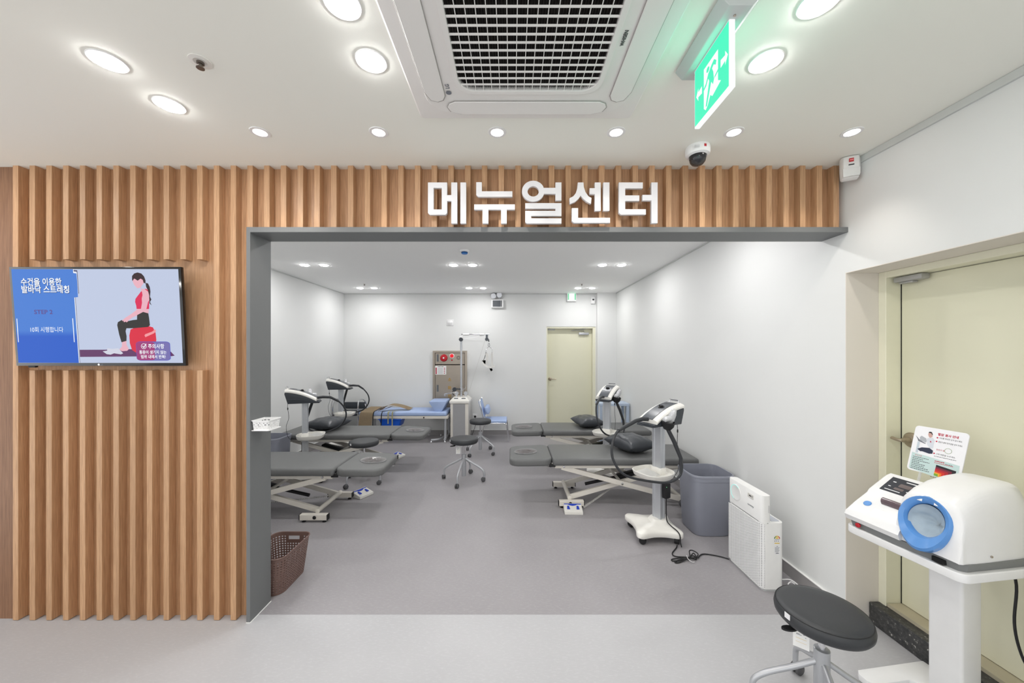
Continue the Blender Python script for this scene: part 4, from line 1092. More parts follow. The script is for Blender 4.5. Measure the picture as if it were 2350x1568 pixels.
    for x, y in ((1268, 445), (1240, 527), (1157, 797)):
        c = Vector(u(x, y)); L('print_bullet', [[(c + Vector((a, b)))[:] for a, b in ellipse(0.0032, 0.0032, 14)]], REDINK)
    # lines too small to read
    fine = []
    for k, w in enumerate((0.060, 0.038, 0.065, 0.030, 0.048, 0.046, 0.058, 0.068)):
        p = u(640 - k * 12, 885 + k * 38); x = p[0]
        while x < p[0] + w:
            ww = random.uniform(0.003, 0.007); fine.append(R4(x, p[1], x + ww, p[1] + 0.0026)); x += ww + 0.0016
    for x_, y_, w in ((1150, 860, 0.075), (1385, 1030, 0.02), (1020, 1320, 0.07)):
        p = u(x_, y_); x = p[0]
        while x < p[0] + w:
            ww = random.uniform(0.003, 0.007); fine.append(R4(x, p[1], x + ww, p[1] + 0.002)); x += ww + 0.0016
    L('fine_print', fine, INK, 0.0008)['kind'] = 'stuff'
    fine = []
    for x_, y_, w, hh in ((1155, 975, 0.034, 0.004), (1145, 1010, 0.062, 0.0026)):
        p = u(x_, y_); x = p[0]
        while x < p[0] + w:
            ww = random.uniform(0.003, 0.006); fine.append(R4(x, p[1], x + ww, p[1] + hh)); x += ww + 0.0012
    L('fine_print', fine, REDINK, 0.0008)['kind'] = 'stuff'
guide_card()

# ------------------------------------------------------------------ baskets
def lattice_shell(w0, d0, w1, d1, h, r0, r1, nu, nv, hole, thick, bottom=True):
    """tapered rounded-rectangle shell of nu x nv cells; hole(i, j) cuts a cell. Real openings."""
    def ring(w, d, r, z):
        base = rrect(w, d, r, 10)
        P = [Vector((x, y, z)) for x, y in base]; P.append(P[0].copy())
        Ls = [0]
        for a, b in zip(P[:-1], P[1:]): Ls.append(Ls[-1] + (b - a).length)
        out = []
        for k in range(nu):
            s = Ls[-1] * k / nu
            for i in range(len(P) - 1):
                if Ls[i] <= s <= Ls[i + 1]:
                    f = (s - Ls[i]) / max(1e-9, Ls[i + 1] - Ls[i]); out.append(P[i].lerp(P[i + 1], f)); break
        return out
    bm = NB(); R = []
    for j in range(nv + 1):
        f = j / nv
        R.append([bm.verts.new(v) for v in ring(w0 + (w1 - w0) * f, d0 + (d1 - d0) * f, r0 + (r1 - r0) * f, h * f)])
    for j in range(nv):
        for i in range(nu):
            if not hole(i, j): bm.faces.new((R[j][i], R[j][(i + 1) % nu], R[j + 1][(i + 1) % nu], R[j + 1][i]))
    if bottom: bm.faces.new(R[0][::-1])
    bmesh.ops.recalc_face_normals(bm, faces=bm.faces)
    bmesh.ops.solidify(bm, geom=bm.faces[:], thickness=thick)
    return bm

def rattan_basket(loc, label):
    t = thing('storage_basket', label, 'basket', loc, 0, 'brown woven storage baskets')
    nu, nv = 112, 30
    def hole(i, j):
        k = i % 56
        if 10 <= k <= 21 and j >= 22: return 12 <= k <= 19 and 24 <= j <= 26      # hand hole in each short end
        return 2 <= j <= 26 and i % 2 == 0 and j % 2 == 0
    b = lattice_shell(0.215, 0.300, 0.262, 0.352, 0.245, 0.06, 0.055, nu, nv, hole, 0.003)
    obj('woven_body', b, BROWN, t, ang=25)
    rim = NB(); tube(rim, [(x, y, 0.245) for x, y in rrect(0.264, 0.354, 0.055, 8)], 0.004, 8, closed=True); obj('rim', rim, BROWN, t)
    return t
rattan_basket((-1.566, 2.432, 0.001), 'brown woven plastic basket on the floor just inside the grey portal')
rattan_basket((-1.843, 2.432, 0.001), 'brown woven plastic basket behind the portal jamb, mostly hidden by its twin')

def white_basket():
    t = thing('small_basket', 'small white perforated basket stuck to the grey portal jamb', 'basket', (-1.439, 2.124, 1.093))
    def hole(i, j): return j in (2, 4, 6, 8) and (i + (j // 2)) % 3 != 0
    b = lattice_shell(0.088, 0.098, 0.098, 0.108, 0.056, 0.006, 0.006, 54, 11, hole, 0.0018)
    obj('mesh_body', b, WHITE, t, ang=25)
    rim = NB(); tube(rim, [(x, y, 0.057) for x, y in rrect(0.100, 0.110, 0.006, 4)], None, flat=(0.005, 0.004), closed=True); obj('rim', rim, WHITE, t, False)
    bs = NB(); tube(bs, [(x, y, 0.001) for x, y in rrect(0.096, 0.106, 0.006, 4)], None, flat=(0.010, 0.003), closed=True); obj('base_rim', bs, WHITE, t, False)
white_basket()

# ================================================================== THINGS OF THE TREATMENT ROOM
# ------------------------------------------------------------------ treatment beds
# local: head end at x = 0, bed runs along +x, width along y
def screw(bm, M, r=0.012): lathe(bm, [(0, 0), (r, 0), (r * 0.8, 0.006), (0, 0.007)], 14, M)
def treatment_bed(loc, rz, label):
    t = thing('treatment_bed', label, 'bed', (loc[0], loc[1], 0), rz, None)
    # head section: rounded cushion with a face hole, drooping slightly
    out = []
    for x, y in rrect(0.385, 0.54, 0.07, 8, 0.1925, 0):
        k = 1 - 0.10 * (1 - x / 0.385) ** 2
        out.append((x, y * k))
    hole = ellipse(0.103, 0.084, 32, 0.150, 0)
    hc = shape([out, hole], 0.014, 0.021, 3)
    MH = T(0, 0, 0.452) @ T(0.385, 0, 0) @ RY(math.radians(-2.0)) @ T(-0.385, 0, 0)
    head = obj('head_cushion', put(hc, MH), VINYL, t, ang=40)
    hp = NB(); box(hp, 0.05, 0.36, -0.20, 0.20, 0.412, 0.418, M=T(0, 0, -0.004) @ T(0.385, 0, 0) @ RY(math.radians(-2.0)) @ T(-0.385, 0, 0)); obj('head_board', hp, BLACK, head, False)
    m = NB(); box(m, 0.405, 1.85, -0.29, 0.29, 0.418, 0.490, 0.026, 4); obj('main_cushion', m, VINYL, t, ang=40)
    # hinge bracket between the cushions
    h = NB()
    for s in (-1, 1):
        box(h, 0.372, 0.435, s * 0.262 - 0.006, s * 0.262 + 0.006, 0.405, 0.432, 0.002, 1)
    tube(h, [(0.392, -0.27, 0.428), (0.392, 0.27, 0.428)], 0.008, 10); tube(h, [(0.399, -0.26, 0.452), (0.399, 0.26, 0.452)], 0.006, 8)
    obj('hinge', h, BLACK, t)
    w = NB(); tube(w, [(0.06, -0.18, 0.415), (0.0, -0.17, 0.395), (-0.012, -0.10, 0.393), (0.05, -0.08, 0.412)], 0.003, 6, 3); obj('adjust_wire', w, CHROME, t)
    # frame under the cushion
    for s in (-1, 1):
        r = NB(); box(r, 0.43, 1.76, s * 0.235 - 0.016, s * 0.235 + 0.016, 0.386, 0.4175, 0.002, 1); ro = obj('side_rail', r, BONE, t)
        q = NB(); screw(q, MAT((1, 0, 0), (0, 0, s), (0, s, 0), (0.52, s * 0.251, 0.402))); obj('rail_bolt', q, CHROME, ro)
    for x in (0.44, 1.10, 1.75):
        c = NB(); box(c, x - 0.012, x + 0.012, -0.22, 0.22, 0.388, 0.414); obj('cross_rail', c, BONE, t, False)
    # scissor lift: outer arms fall away from the head, inner arms rise
    for s in (-1, 1):
        a = NB(); tube(a, [(0.50, s * 0.232, 0.392), (1.70, s * 0.232, 0.072)], None, flat=(0.026, 0.045)); ao = obj('lift_arm', a, BONE, t, False)
        q = NB(); screw(q, MAT((1, 0, 0), (0, 0, s), (0, s, 0), (1.10, s * 0.245, 0.232)), 0.014); obj('pivot_bolt', q, CHROME, ao)
        a = NB(); tube(a, [(0.58, s * 0.185, 0.075), (1.68, s * 0.185, 0.39)], None, flat=(0.026, 0.045)); obj('lift_arm', a, BONE, t, False)
    for x, z in ((0.58, 0.082), (1.70, 0.075), (1.10, 0.232), (0.52, 0.386), (1.66, 0.384)):
        c = NB(); tube(c, [(x, -0.225, z), (x, 0.225, z)], 0.021 if z < 0.1 else 0.014, 16); obj('cross_tube', c, BONE, t)
    # two foot bars with black end caps and levelling feet
    for s in (-1, 1):
        y = s * 0.255
        f = NB(); box(f, 0.47, 0.715, y - 0.022, y + 0.022, 0.020, 0.072, 0.003, 1); fo = obj('foot_bar', f, BONE, t)
        
        for xa in (0.463, 0.715):
            obj('end_cap', box(NB(), xa, xa + 0.007, y - 0.021, y + 0.021, 0.021, 0.071, 0.001, 1), BLACK, fo)
        e = NB(); screw(e, MAT((1, 0, 0), (0, 0, s), (0, s, 0), (0.58, y + s * 0.022, 0.046)), 0.017); obj('bolt_cap', e, BLACK, fo)
        for x in (0.50, 0.685):
            l = NB(); lathe(l, [(0, 0), (0.017, 0), (0.017, 0.006), (0.008, 0.010), (0.008, 0.020), (0, 0.020)], 14, T(x, y, 0)); obj('levelling_foot', l, BLACK, fo)
        wl = NB(); lathe(wl, [(0, -0.014), (0.036, -0.014), (0.040, -0.010), (0.040, 0.010), (0.036, 0.014), (0, 0.014)], 24, T(1.70, s * 0.258, 0.040) @ RX(PI / 2)); wo = obj('transport_wheel', wl, CASTER, t)
        hb = NB(); lathe(hb, [(0, 0), (0.014, 0), (0.014, 0.003), (0, 0.003)], 14, MAT((1, 0, 0), (0, 0, s), (0, s, 0), (1.70, s * 0.272, 0.040))); obj('wheel_hub', hb, BLACK, wo)
    mo = NB(); box(mo, 1.12, 1.40, -0.05, 0.05, 0.20, 0.27, 0.008, 2, M=T(1.26, 0, 0.235) @ RY(math.radians(-14)) @ T(-1.26, 0, -0.235)); tube(mo, [(1.14, 0, 0.22), (0.78, 0, 0.14)], 0.016, 12); obj('actuator', mo, BLACK, t)
    return t
B1 = treatment_bed((0.0, 3.84), 0, 'grey vinyl treatment bed with white scissor base beside the large bin')
B2 = treatment_bed((0.02, 5.10), 0, 'grey vinyl treatment bed in front of the cream back door')
B3 = treatment_bed((-1.20, 3.54), PI, 'grey vinyl treatment bed nearest the wooden slatted wall, end cut off by the portal')
B4 = treatment_bed((-1.15, 4.88), PI, 'grey vinyl treatment bed in front of the blue traction table')

# crumpled clear film over each face hole
def film(loc, rz, label, seed):
    random.seed(seed)
    b = NB(); nr, na = 9, 36; rings = []
    for j in range(nr + 1):
        f = j / nr; L = []
        for k in range(na):
            a = 2 * PI * k / na
            rx, ry = 0.120 * f, 0.100 * f
            z = -0.010 * (1 - f * f) * 1.0 + 0.006 * mnoise.noise(Vector((math.cos(a) * f * 4 + seed, math.sin(a) * f * 4, seed * 1.7))) * (1 - f ** 4) + 0.0015 + (0.003 * abs(math.sin(a * 5)) * f * (1 - f))
            L.append(b.verts.new((rx * math.cos(a), ry * math.sin(a), max(z, -0.012)))) 
        rings.append(L)
    for A, B in zip(rings[:-1], rings[1:]):
        for k in range(na): b.faces.new((A[k], A[(k + 1) % na], B[(k + 1) % na], B[k]))
    bmesh.ops.remove_doubles(b, verts=b.verts, dist=1e-5)
    edge = None
    o = obj('face_hole_film', b, FILM, None, ang=180)
    o.location = (loc[0], loc[1], 0.4855); o.rotation_euler = (0, math.radians(-2.0) if rz == 0 else math.radians(2.0), rz * 0)
    tag(o, label, 'plastic film')
    e = NB(); tube(e, [(0.120 * math.cos(a), 0.100 * math.sin(a), 0.0015) for a in [2 * PI * k / 48 for k in range(48)]], 0.0016, 5, closed=True)
    obj('film_hem', e, CLEAR, o)
film((0.150, 3.84), 0, 'round clear film over the face hole of the bed beside the bin', 2)
film((0.170, 5.10), 0, 'round clear film over the face hole of the bed before the cream door', 5)
film((-1.350, 3.54), PI, 'round clear film over the face hole of the bed by the slatted wall', 9)
film((-1.300, 4.88), PI, 'round clear film over the face hole of the bed before the traction table', 14)

# pillows
def pillow(loc, rz, w, l, h, label, seed, tilt=0.0):
    b = NB(); n = 22; V = {}
    def P(i, j, s):
        u, v = -1 + 2 * i / n, -1 + 2 * j / n
        e = max(0.0, (1 - abs(u) ** 2.4)) ** 0.5 * max(0.0, (1 - abs(v) ** 2.4)) ** 0.5
        pin = 1 - 0.10 * (1 - abs(v) ** 2) * abs(u) ** 3 , 1 - 0.10 * (1 - abs(u) ** 2) * abs(v) ** 3
        wr = 0.012 * mnoise.noise(Vector((u * 3 + seed, v * 3, s * 2.0))) * e
        return (u * w / 2 * pin[0], v * l / 2 * pin[1], h * 0.5 + s * (h * 0.5 * e) + wr - (0 if s > 0 else 0.0))
    for s in (1, -1):
        for i in range(n + 1):
            for j in range(n + 1):
                edge = i in (0, n) or j in (0, n)
                if s == -1 and edge: V[(i, j, -1)] = V[(i, j, 1)]
                else:
                    p = P(i, j, s)
                    V[(i, j, s)] = b.verts.new((p[0], p[1], max(p[2], 0.0) if s < 0 else p[2]))
    for s in (1, -1):
        for i in range(n):
            for j in range(n):
                q = [V[(i, j, s)], V[(i + 1, j, s)], V[(i + 1, j + 1, s)], V[(i, j + 1, s)]]
                try: b.faces.new(q if s > 0 else q[::-1])
                except ValueError: pass
    bmesh.ops.recalc_face_normals(b, faces=b.faces)
    o = obj('pillow', b, VINYL_D, None, ang=180); o.location = loc; o.rotation_euler = (0, tilt, rz)
    return tag(o, label, 'pillow')
pillow((1.27, 3.87, 0.4905), math.radians(22), 0.36, 0.46, 0.17, 'black vinyl pillow on the bed beside the large bin', 3)
pillow((1.07, 5.10, 0.4905), math.radians(10), 0.36, 0.46, 0.15, 'black vinyl pillow on the bed before the cream door', 8)
pillow((-2.50, 4.92, 0.4905), math.radians(-12), 0.42, 0.46, 0.16, 'black vinyl pillow on the bed before the blue traction table', 11)

# foot pedals with coiled leads
def pedal(loc, rz, label):
    t = thing('foot_pedal', label, 'foot pedal', loc, rz)
    W = 0.172
    b = NB(); loft(b, [[(-W / 2, -0.07, 0.0), (-W / 2, -0.07, 0.022), (-W / 2, 0.055, 0.055), (-W / 2, 0.065, 0.0)], [(W / 2, -0.07, 0.0), (W / 2, -0.07, 0.022), (W / 2, 0.055, 0.055), (W / 2, 0.065, 0.0)]])
    obj('case', b, OFFWHITE, t, False)
    ey = Vector((0, 0.125, 0.033)).normalized(); M = MAT((1, 0, 0), tuple(ey), tuple(Vector((1, 0, 0)).cross(ey)), (0, -0.07, 0.022))
    PB = mat('pedal_blue', S(40, 70, 190), 0.4)
    arc = [(-0.082, 0.112), (-0.082, 0.120), (0.082, 0.120), (0.082, 0.112), (0.045, 0.112), (0.025, 0.098), (0, 0.092), (-0.025, 0.098), (-0.045, 0.112)]
    bb = NB(); prism(bb, arc, 0.004, M); obj('blue_crest', bb, PB, t, False)
    for s in (-1, 1):
        pd = [(s * 0.045 - 0.014, 0.040), (s * 0.045 + 0.014, 0.040), (s * 0.045 + 0.009, 0.086), (s * 0.045 - 0.009, 0.086)]
        bb = NB(); prism(bb, pd, 0.009, M, 0.002, 1); obj('pedal_key', bb, PB, t)
    return t
pedal((0.592, 3.490, 0.002), math.radians(-2), 'white and blue foot pedal in front of the bed beside the bin')
pedal((-1.60, 3.88, 0.002), math.radians(62), 'white and blue foot pedal at the head of the bed by the slatted wall')
pedal((-1.66, 5.28, 0.002), math.radians(75), 'white and blue foot pedal at the head of the bed before the traction table')
def coil(p0, p1, turns, r, label):
    p0, p1 = Vector(p0), Vector(p1); d = (p1 - p0); n = turns * 8
    a = d.cross(Vector((0, 0, 1))).normalized(); b_ = a.cross(d).normalized(); pts = []
    for k in range(n + 1):
        f = k / n; th = 2 * PI * turns * f
        pts.append(p0 + d * f + a * r * math.cos(th) + b_ * r * math.sin(th) - Vector((0, 0, 0.10 * f * (1 - f) * d.length * 0.5)))
    c = NB(); tube(c, pts, 0.0022, 5); tag(obj('coiled_lead', c, mat('lead_grey', S(206, 204, 200), 0.5)), label, 'cable')
coil((0.70, 3.52, 0.030), (1.20, 3.86, 0.20), 46, 0.0075, 'coiled grey pedal lead running up to the bed beside the bin')
coil((-1.68, 3.84, 0.05), (-2.55, 3.45, 0.09), 60, 0.0075, 'coiled grey pedal lead under the bed by the slatted wall')

# ------------------------------------------------------------------ therapy trolleys
# local: column at the origin, +x is the operating side
def therapy_machine(loc, rz, label, hose_side=1, base_rz=None, paper=0.0, scale_hose=1.0, hose_pts=None, adapter=1):
    t = thing('therapy_machine', label, 'therapy machine', (loc[0], loc[1], 0), rz)
    WB = mat('machine_white', S(238, 236, 230), 0.3)
    # base: four lobes with hollow sides, rising to the column
    def lobes(s, z):
        pts = []
        key = [(0.235, 0.14), (0.225, 0.175), (0.19, 0.185), (0.10, 0.158), (0.0, 0.158), (-0.09, 0.185), (-0.125, 0.175), (-0.135, 0.14), (-0.118, 0.05), (-0.118, -0.05), (-0.135, -0.14), (-0.125, -0.175), (-0.09, -0.185), (0.0, -0.158), (0.10, -0.158), (0.19, -0.185), (0.225, -0.175), (0.235, -0.14), (0.212, -0.05), (0.212, 0.05)]
        return [(v.x * s, v.y * s, z) for v in spline([(x, y, 0) for x, y in key], 4, True)]
    b = NB(); loops = [lobes(0.97, 0.055), lobes(1.0, 0.062), lobes(1.0, 0.092), lobes(0.965, 0.102), lobes(0.72, 0.116)]
    cr = [(0.058 * math.copysign(abs(math.cos(a)) ** 0.6, math.cos(a)), 0.058 * math.copysign(abs(math.sin(a)) ** 0.6, math.sin(a)), 0.15) for a in [math.atan2(p[1], p[0]) for p in loops[0]]]
    mid = [(c[0] * 1.35, c[1] * 1.35, 0.124) for c in cr]
    loft(b, loops + [mid, cr]); MBs = RZ((base_rz if base_rz is not None else rz) - rz); bmesh.ops.transform(b, matrix=MBs, verts=b.verts); bo = obj('base', b, WB, t, ang=45)
    for x, y in ((0.185, 0.14), (0.185, -0.14), (-0.09, 0.14), (-0.09, -0.14)):
        x, y = (MBs @ Vector((x, y, 0)))[:2]
        c = NB(); lathe(c, [(0, -0.02), (0.024, -0.02), (0.0275, -0.014), (0.0275, 0.014), (0.024, 0.02), (0, 0.02)], 18, T(x, y, 0.0275) @ RZ(x * 9 + y * 5) @ RX(PI / 2)); box(c, -0.012, 0.012, -0.012, 0.012, 0.03, 0.06, M=T(x, y, 0)); obj('caster', c, BLACK, bo)
    # ribbed aluminium column
    prof = [(0.028, 0.042), (0.012, 0.042), (0.010, 0.037), (-0.010, 0.037), (-0.012, 0.042), (-0.028, 0.042), (-0.028, 0.020), (-0.024, 0.017), (-0.024, -0.017), (-0.028, -0.020), (-0.028, -0.042), (-0.012, -0.042), (-0.010, -0.037), (0.010, -0.037), (0.012, -0.042), (0.028, -0.042), (0.028, -0.020), (0.024, -0.017), (0.024, 0.017), (0.028, 0.020)]
    c = NB(); loft(c, [[(x, y, 0.14) for x, y in prof], [(x, y, 0.935) for x, y in prof]]); obj('column', c, ALU, t, False)
    # tray clipped round the column
    def tr(s, z): return [(v.x * s + 0.02, v.y * s, z) for v in spline([(0.19, 0.06, 0), (0.16, 0.12, 0), (0.08, 0.15, 0), (-0.02, 0.145, 0), (-0.08, 0.11, 0), (-0.11, 0.05, 0), (-0.11, -0.05, 0), (-0.08, -0.11, 0), (-0.02, -0.145, 0), (0.08, -0.15, 0), (0.16, -0.12, 0), (0.19, -0.06, 0)], 4, True)]
    b = NB(); loft(b, [tr(0.80, 0.500), tr(0.93, 0.515), tr(1.0, 0.552), tr(0.965, 0.553), tr(0.90, 0.524), tr(0.4, 0.522)], True, True); tb = obj('tray', b, WB, t, ang=40)
    c = NB(); box(c, -0.036, 0.036, -0.05, 0.05, 0.49, 0.575, 0.006, 2); obj('tray_clamp', c, WB, tb)
    # head: dark lower shell, white bow, grey control strip
    z0 = 0.935
    arc = []
    for k in range(13):
        f = k / 12
        arc.append((-0.195 + 0.325 * f, 0.156 - 0.022 * f - 0.092 * f ** 2.0))
    low = [(-0.165, 0.0), (0.125, 0.0), (0.158, 0.012), (0.150, 0.024)] + [(x, z - 0.022) for x, z in arc[::-1]] + [(-0.198, 0.115)]
    b = NB(); prism(b, low, 0.188, MAT((1, 0, 0), (0, 0, 1), (0, -1, 0), (0, 0.094, z0)), 0.004, 2); hd = obj('lower_shell', b, CHAR, t, ang=25)
    # side ribs on the shell
    for s in (-1, 1):
        rb = NB(); tube(rb, [(-0.175, s * 0.0945, z0 + 0.055), (-0.06, s * 0.0955, z0 + 0.05), (0.04, s * 0.0955, z0 + 0.03), (0.11, s * 0.0945, z0 + 0.008)], 0.003, 6, 4); obj('shell_rib', rb, CHAR, hd)
    bow = []
    for x, z in arc: bow.append((x, z))
    sec = [[(x, -0.098, z0 + z - 0.020), (x, -0.099, z0 + z - 0.006), (x, -0.092, z0 + z + 0.005), (x, -0.060, z0 + z + 0.016), (x, 0.060, z0 + z + 0.016), (x, 0.092, z0 + z + 0.005), (x, 0.099, z0 + z - 0.006), (x, 0.098, z0 + z - 0.020)] for x, z in bow]
    b = NB(); loft(b, sec); top = obj('white_bow', b, WB, t, ang=25)
    sec = [[(x, -0.056, z0 + z + 0.014), (x, -0.056, z0 + z + 0.0185), (x, 0.056, z0 + z + 0.0185), (x, 0.056, z0 + z + 0.014)] for x, z in [(x + 0.004, z - 0.0) for x, z in bow[1:]]]
    b = NB(); loft(b, sec); cp = obj('control_strip', b, GREY_P, top, ang=25)
    sec = [[(x, -0.044, z0 + z + 0.018), (x, -0.044, z0 + z + 0.0195), (x, 0.044, z0 + z + 0.0195), (x, 0.044, z0 + z + 0.018)] for x, z in [(x, z) for x, z in bow[2:5]]]
    b = NB(); loft(b, sec); obj('display_window', b, CHAR, top, ang=25)
    i = 6; n_ = Vector((0.30, 0, 1)).normalized()
    MK = MAT((n_.z, 0, -n_.x), (0, 1, 0), tuple(n_), (bow[i][0], 0, z0 + bow[i][1] + 0.017))
    b = NB(); lathe(b, [(0, 0), (0.027, 0), (0.026, 0.005), (0.014, 0.006), (0.014, 0.016), (0, 0.016)], 24, MK); box(b, -0.005, 0.005, -0.020, 0.020, 0.006, 0.02, 0.002, 1, M=MK); obj('dial', b, BLACK, top)
    # carrying bar at the rear top
    b = NB(); tube(b, [(-0.188, -0.045, z0 + 0.165), (-0.192, -0.045, z0 + 0.192), (-0.192, 0.045, z0 + 0.192), (-0.188, 0.045, z0 + 0.165)], 0.0065, 8); obj('rear_bar', b, CHROME, top)
    bk = NB(); box(bk, 0.10, 0.165, -0.085, 0.085, z0 - 0.004, z0 + 0.010, 0.003, 1); obj('front_lip', bk, CHAR, hd)
    # applicator cup and handpiece wrapped in film
    hs = hose_side
    cx_, cy_, cz_ = 0.055, hs * 0.138, z0 + 0.015
    b = NB(); lathe(b, [(0, -0.03), (0.028, -0.028), (0.046, 0.0), (0.050, 0.035), (0.046, 0.038), (0.040, 0.004), (0, 0.0)], 24, T(cx_, cy_, cz_) @ RX(hs * math.radians(-12))); tube(b, [(cx_ - 0.02, hs * 0.092, z0 + 0.012), (cx_, cy_ - hs * 0.03, cz_)], 0.014, 8); cu = obj('holder_cup', b, BLACK, t)
    Mq = T(cx_, cy_, cz_ + 0.035) @ RX(hs * math.radians(-20)) @ RY(math.radians(28))
    b = NB(); box(b, -0.052, 0.052, -0.022, 0.022, 0.0, 0.045, 0.018, 3, M=Mq @ RY(math.radians(-25))); lathe(b, [(0.024, -0.03), (0.028, 0.0), (0.026, 0.05), (0.018, 0.085), (0, 0.092)], 16, Mq @ T(-0.03, 0, 0) @ RY(math.radians(-35)))
    for v in b.verts: v.co += Vector((mnoise.noise(v.co * 60), mnoise.noise(v.co * 60 + Vector((9, 0, 0))), mnoise.noise(v.co * 60 + Vector((0, 9, 0))))) * 0.006
    obj('wrapped_handpiece', b, mat('film_wrapped_silver', S(206, 207, 210), 0.18, metal=0.25, coat=0.5, var=0.2, scale=60), cu, ang=60)
    # hose
    k = scale_hose
    pts = hose_pts or [(0.125, 0, z0 + 0.052), (0.19, 0.0, z0 + 0.058), (0.27, hs * 0.005, z0 + 0.05), (0.36 * k, hs * 0.02, z0 - 0.005), (0.43 * k, hs * 0.05, z0 - 0.11), (0.435 * k, hs * 0.08, z0 - 0.22), (0.37 * k, hs * 0.12, z0 - 0.325), (0.24, hs * 0.17, z0 - 0.395), (0.10, hs * 0.205, z0 - 0.405), (0.0, hs * 0.215, z0 - 0.355), (-0.02, hs * 0.20, z0 - 0.24), (0.02, hs * 0.17, z0 - 0.11), (cx_, cy_, z0 - 0.012)]
    b = NB(); tube(b, pts, 0.0095, 10, 7); ho = obj('hose', b, HOSE, t)
    b = NB(); tube(b, pts[:4], [0.0165, 0.0165, 0.0155, 0.013], 12, 0); obj('hose_sleeve', b, HOSE, ho)
    b = NB(); tube(b, pts[-4:], [0.010, 0.0145, 0.017, 0.016], 12, 0); obj('hose_sleeve', b, HOSE, ho)
    # power brick on the column and its thin lead
    if adapter:
        b = NB(); box(b, -0.03, 0.03, -0.018, 0.018, 0.33, 0.45, 0.004, 2, M=RZ(PI / 2) @ T(hs * 0.0, hs * 0.0, 0) @ T(0, 0, 0) if False else T(-0.02, hs * 0.062, 0)); ad = obj('power_brick', b, BLACK, t)
        g = NB(); lathe(g, [(0, 0), (0.0025, 0), (0.0025, 0.001), (0, 0.001)], 8, MAT((1, 0, 0), (0, 0, hs), (0, hs, 0), (0.0, hs * 0.0805, 0.428))); obj('status_light', g, screen_mat('green_led', S(120, 240, 160), 1.5), ad)
        b = NB(); tube(b, [(-0.02, hs * 0.062, 0.33), (-0.015, hs * 0.064, 0.24), (-0.015, hs * 0.07, 0.15), (0.0, hs * 0.12, 0.130), (0.005, hs * 0.185, 0.115), (0.006, hs * 0.212, 0.09), (0.006, hs * 0.216, 0.04), (0.004, hs * 0.225, 0.006)], 0.0045, 8, 5); obj('mains_lead', b, BLACK, t)
        b = NB(); tube(b, [(-0.185, hs * 0.03, z0 + 0.02), (-0.19, hs * 0.035, z0 - 0.06), (-0.18, hs * 0.04, z0 - 0.18), (-0.205, hs * 0.04, z0 - 0.28), (-0.19, hs * 0.04, z0 - 0.40), (-0.14, hs * 0.04, 0.48), (-0.06, hs * 0.06, 0.455)], 0.0024, 6, 5); ll = obj('signal_lead', b, BLACK, t)
        b = NB(); lathe(b, [(0, 0), (0.006, 0.002), (0.006, 0.026), (0, 0.028)], 10, T(-0.189, hs * 0.036, z0 - 0.085)); obj('lead_bead', b, BLACK, ll)
    return t
therapy_machine((1.24, 3.05), math.radians(207), 'grey and white therapy machine beside the large bin on a wheeled base', 1, PI, scale_hose=1.3)
therapy_machine((1.20, 4.55), math.radians(236), 'grey and white therapy machine standing between the two beds by the door wall', 1, scale_hose=1.15)
therapy_machine((-2.47, 4.33), math.radians(20), 'grey and white therapy machine standing before the grey bin on the left wall', 1, scale_hose=1.0)
therapy_machine((-2.76, 5.85), math.radians(8), 'grey and white therapy machine next to the traction table', 1, scale_hose=0.95)

# folded paper wipes lying on trays
def wipes(loc, rz, label, seed):
    random.seed(seed); b = NB(); n = 8
    g = [[b.verts.new((-0.055 + 0.11 * i / n, -0.07 + 0.14 * j / n, 0.006 + 0.010 * (j / n) + 0.012 * abs(mnoise.noise(Vector((i * 0.5 + seed, j * 0.5, 2)))))) for j in range(n + 1)] for i in range(n + 1)]
    for i in range(n):
        for j in range(n): b.faces.new((g[i][j], g[i + 1][j], g[i + 1][j + 1], g[i][j + 1]))
    bmesh.ops.solidify(b, geom=b.faces[:], thickness=0.006)
    o = obj('paper_wipes', b, PAPER, None, ang=50); o.location = loc; o.rotation_euler = (0.05, -0.10, rz)
    tag(o, label, 'paper wipes')
wipes((1.133, 2.990, 0.530), 0.5, 'white paper wipes on the tray of the machine beside the large bin', 1)
wipes((-2.345, 4.372, 0.530), 1.2, 'white paper wipes on the tray of the machine before the left bin', 4)
wipes((-2.630, 5.868, 0.530), 0.2, 'white paper wipes on the tray of the machine next to the traction table', 6)

# ------------------------------------------------------------------ waste bins
def waste_bin(loc, rz, label, w=0.37, d=0.36, h=0.51):
    t = thing('waste_bin', label, 'bin', loc, rz)
    def bow(W, D, z, n=48):
        return [(W / 2 * math.copysign(abs(math.cos(a)) ** 0.42, math.cos(a)), D / 2 * math.copysign(abs(math.sin(a)) ** 0.42, math.sin(a)), z) for a in [2 * PI * (k + 0.5) / n for k in range(n)]]
    b = NB(); loft(b, [bow(w * 0.80, d * 0.80, 0), bow(w * 0.84, d * 0.84, 0.012), bow(w * 0.95, d * 0.95, h - 0.045), bow(w * 0.925, d * 0.925, h - 0.045), bow(w * 0.81, d * 0.81, 0.02)], True, True); obj('body', b, BIN, t, ang=50)
    b = NB(); loft(b, [bow(w * 0.925, d * 0.925, h - 0.05), bow(w * 0.975, d * 0.975, h - 0.05), bow(w * 0.985, d * 0.985, h - 0.018), bow(w * 1.0, d * 1.0, h - 0.016), bow(w * 1.0, d * 1.0, h - 0.004), bow(w * 0.985, d * 0.985, h), bow(w * 0.945, d * 0.945, h), bow(w * 0.925, d * 0.925, h - 0.05)], False, False); obj('rim', b, BIN, t, ang=40)
waste_bin((1.690, 3.165, 0.001), 0, 'slate grey open bin against the wall behind the air purifier')
waste_bin((-2.91, 4.38, 0.001), 0, 'slate grey open bin in the corner by the left wall', 0.36, 0.34, 0.52)

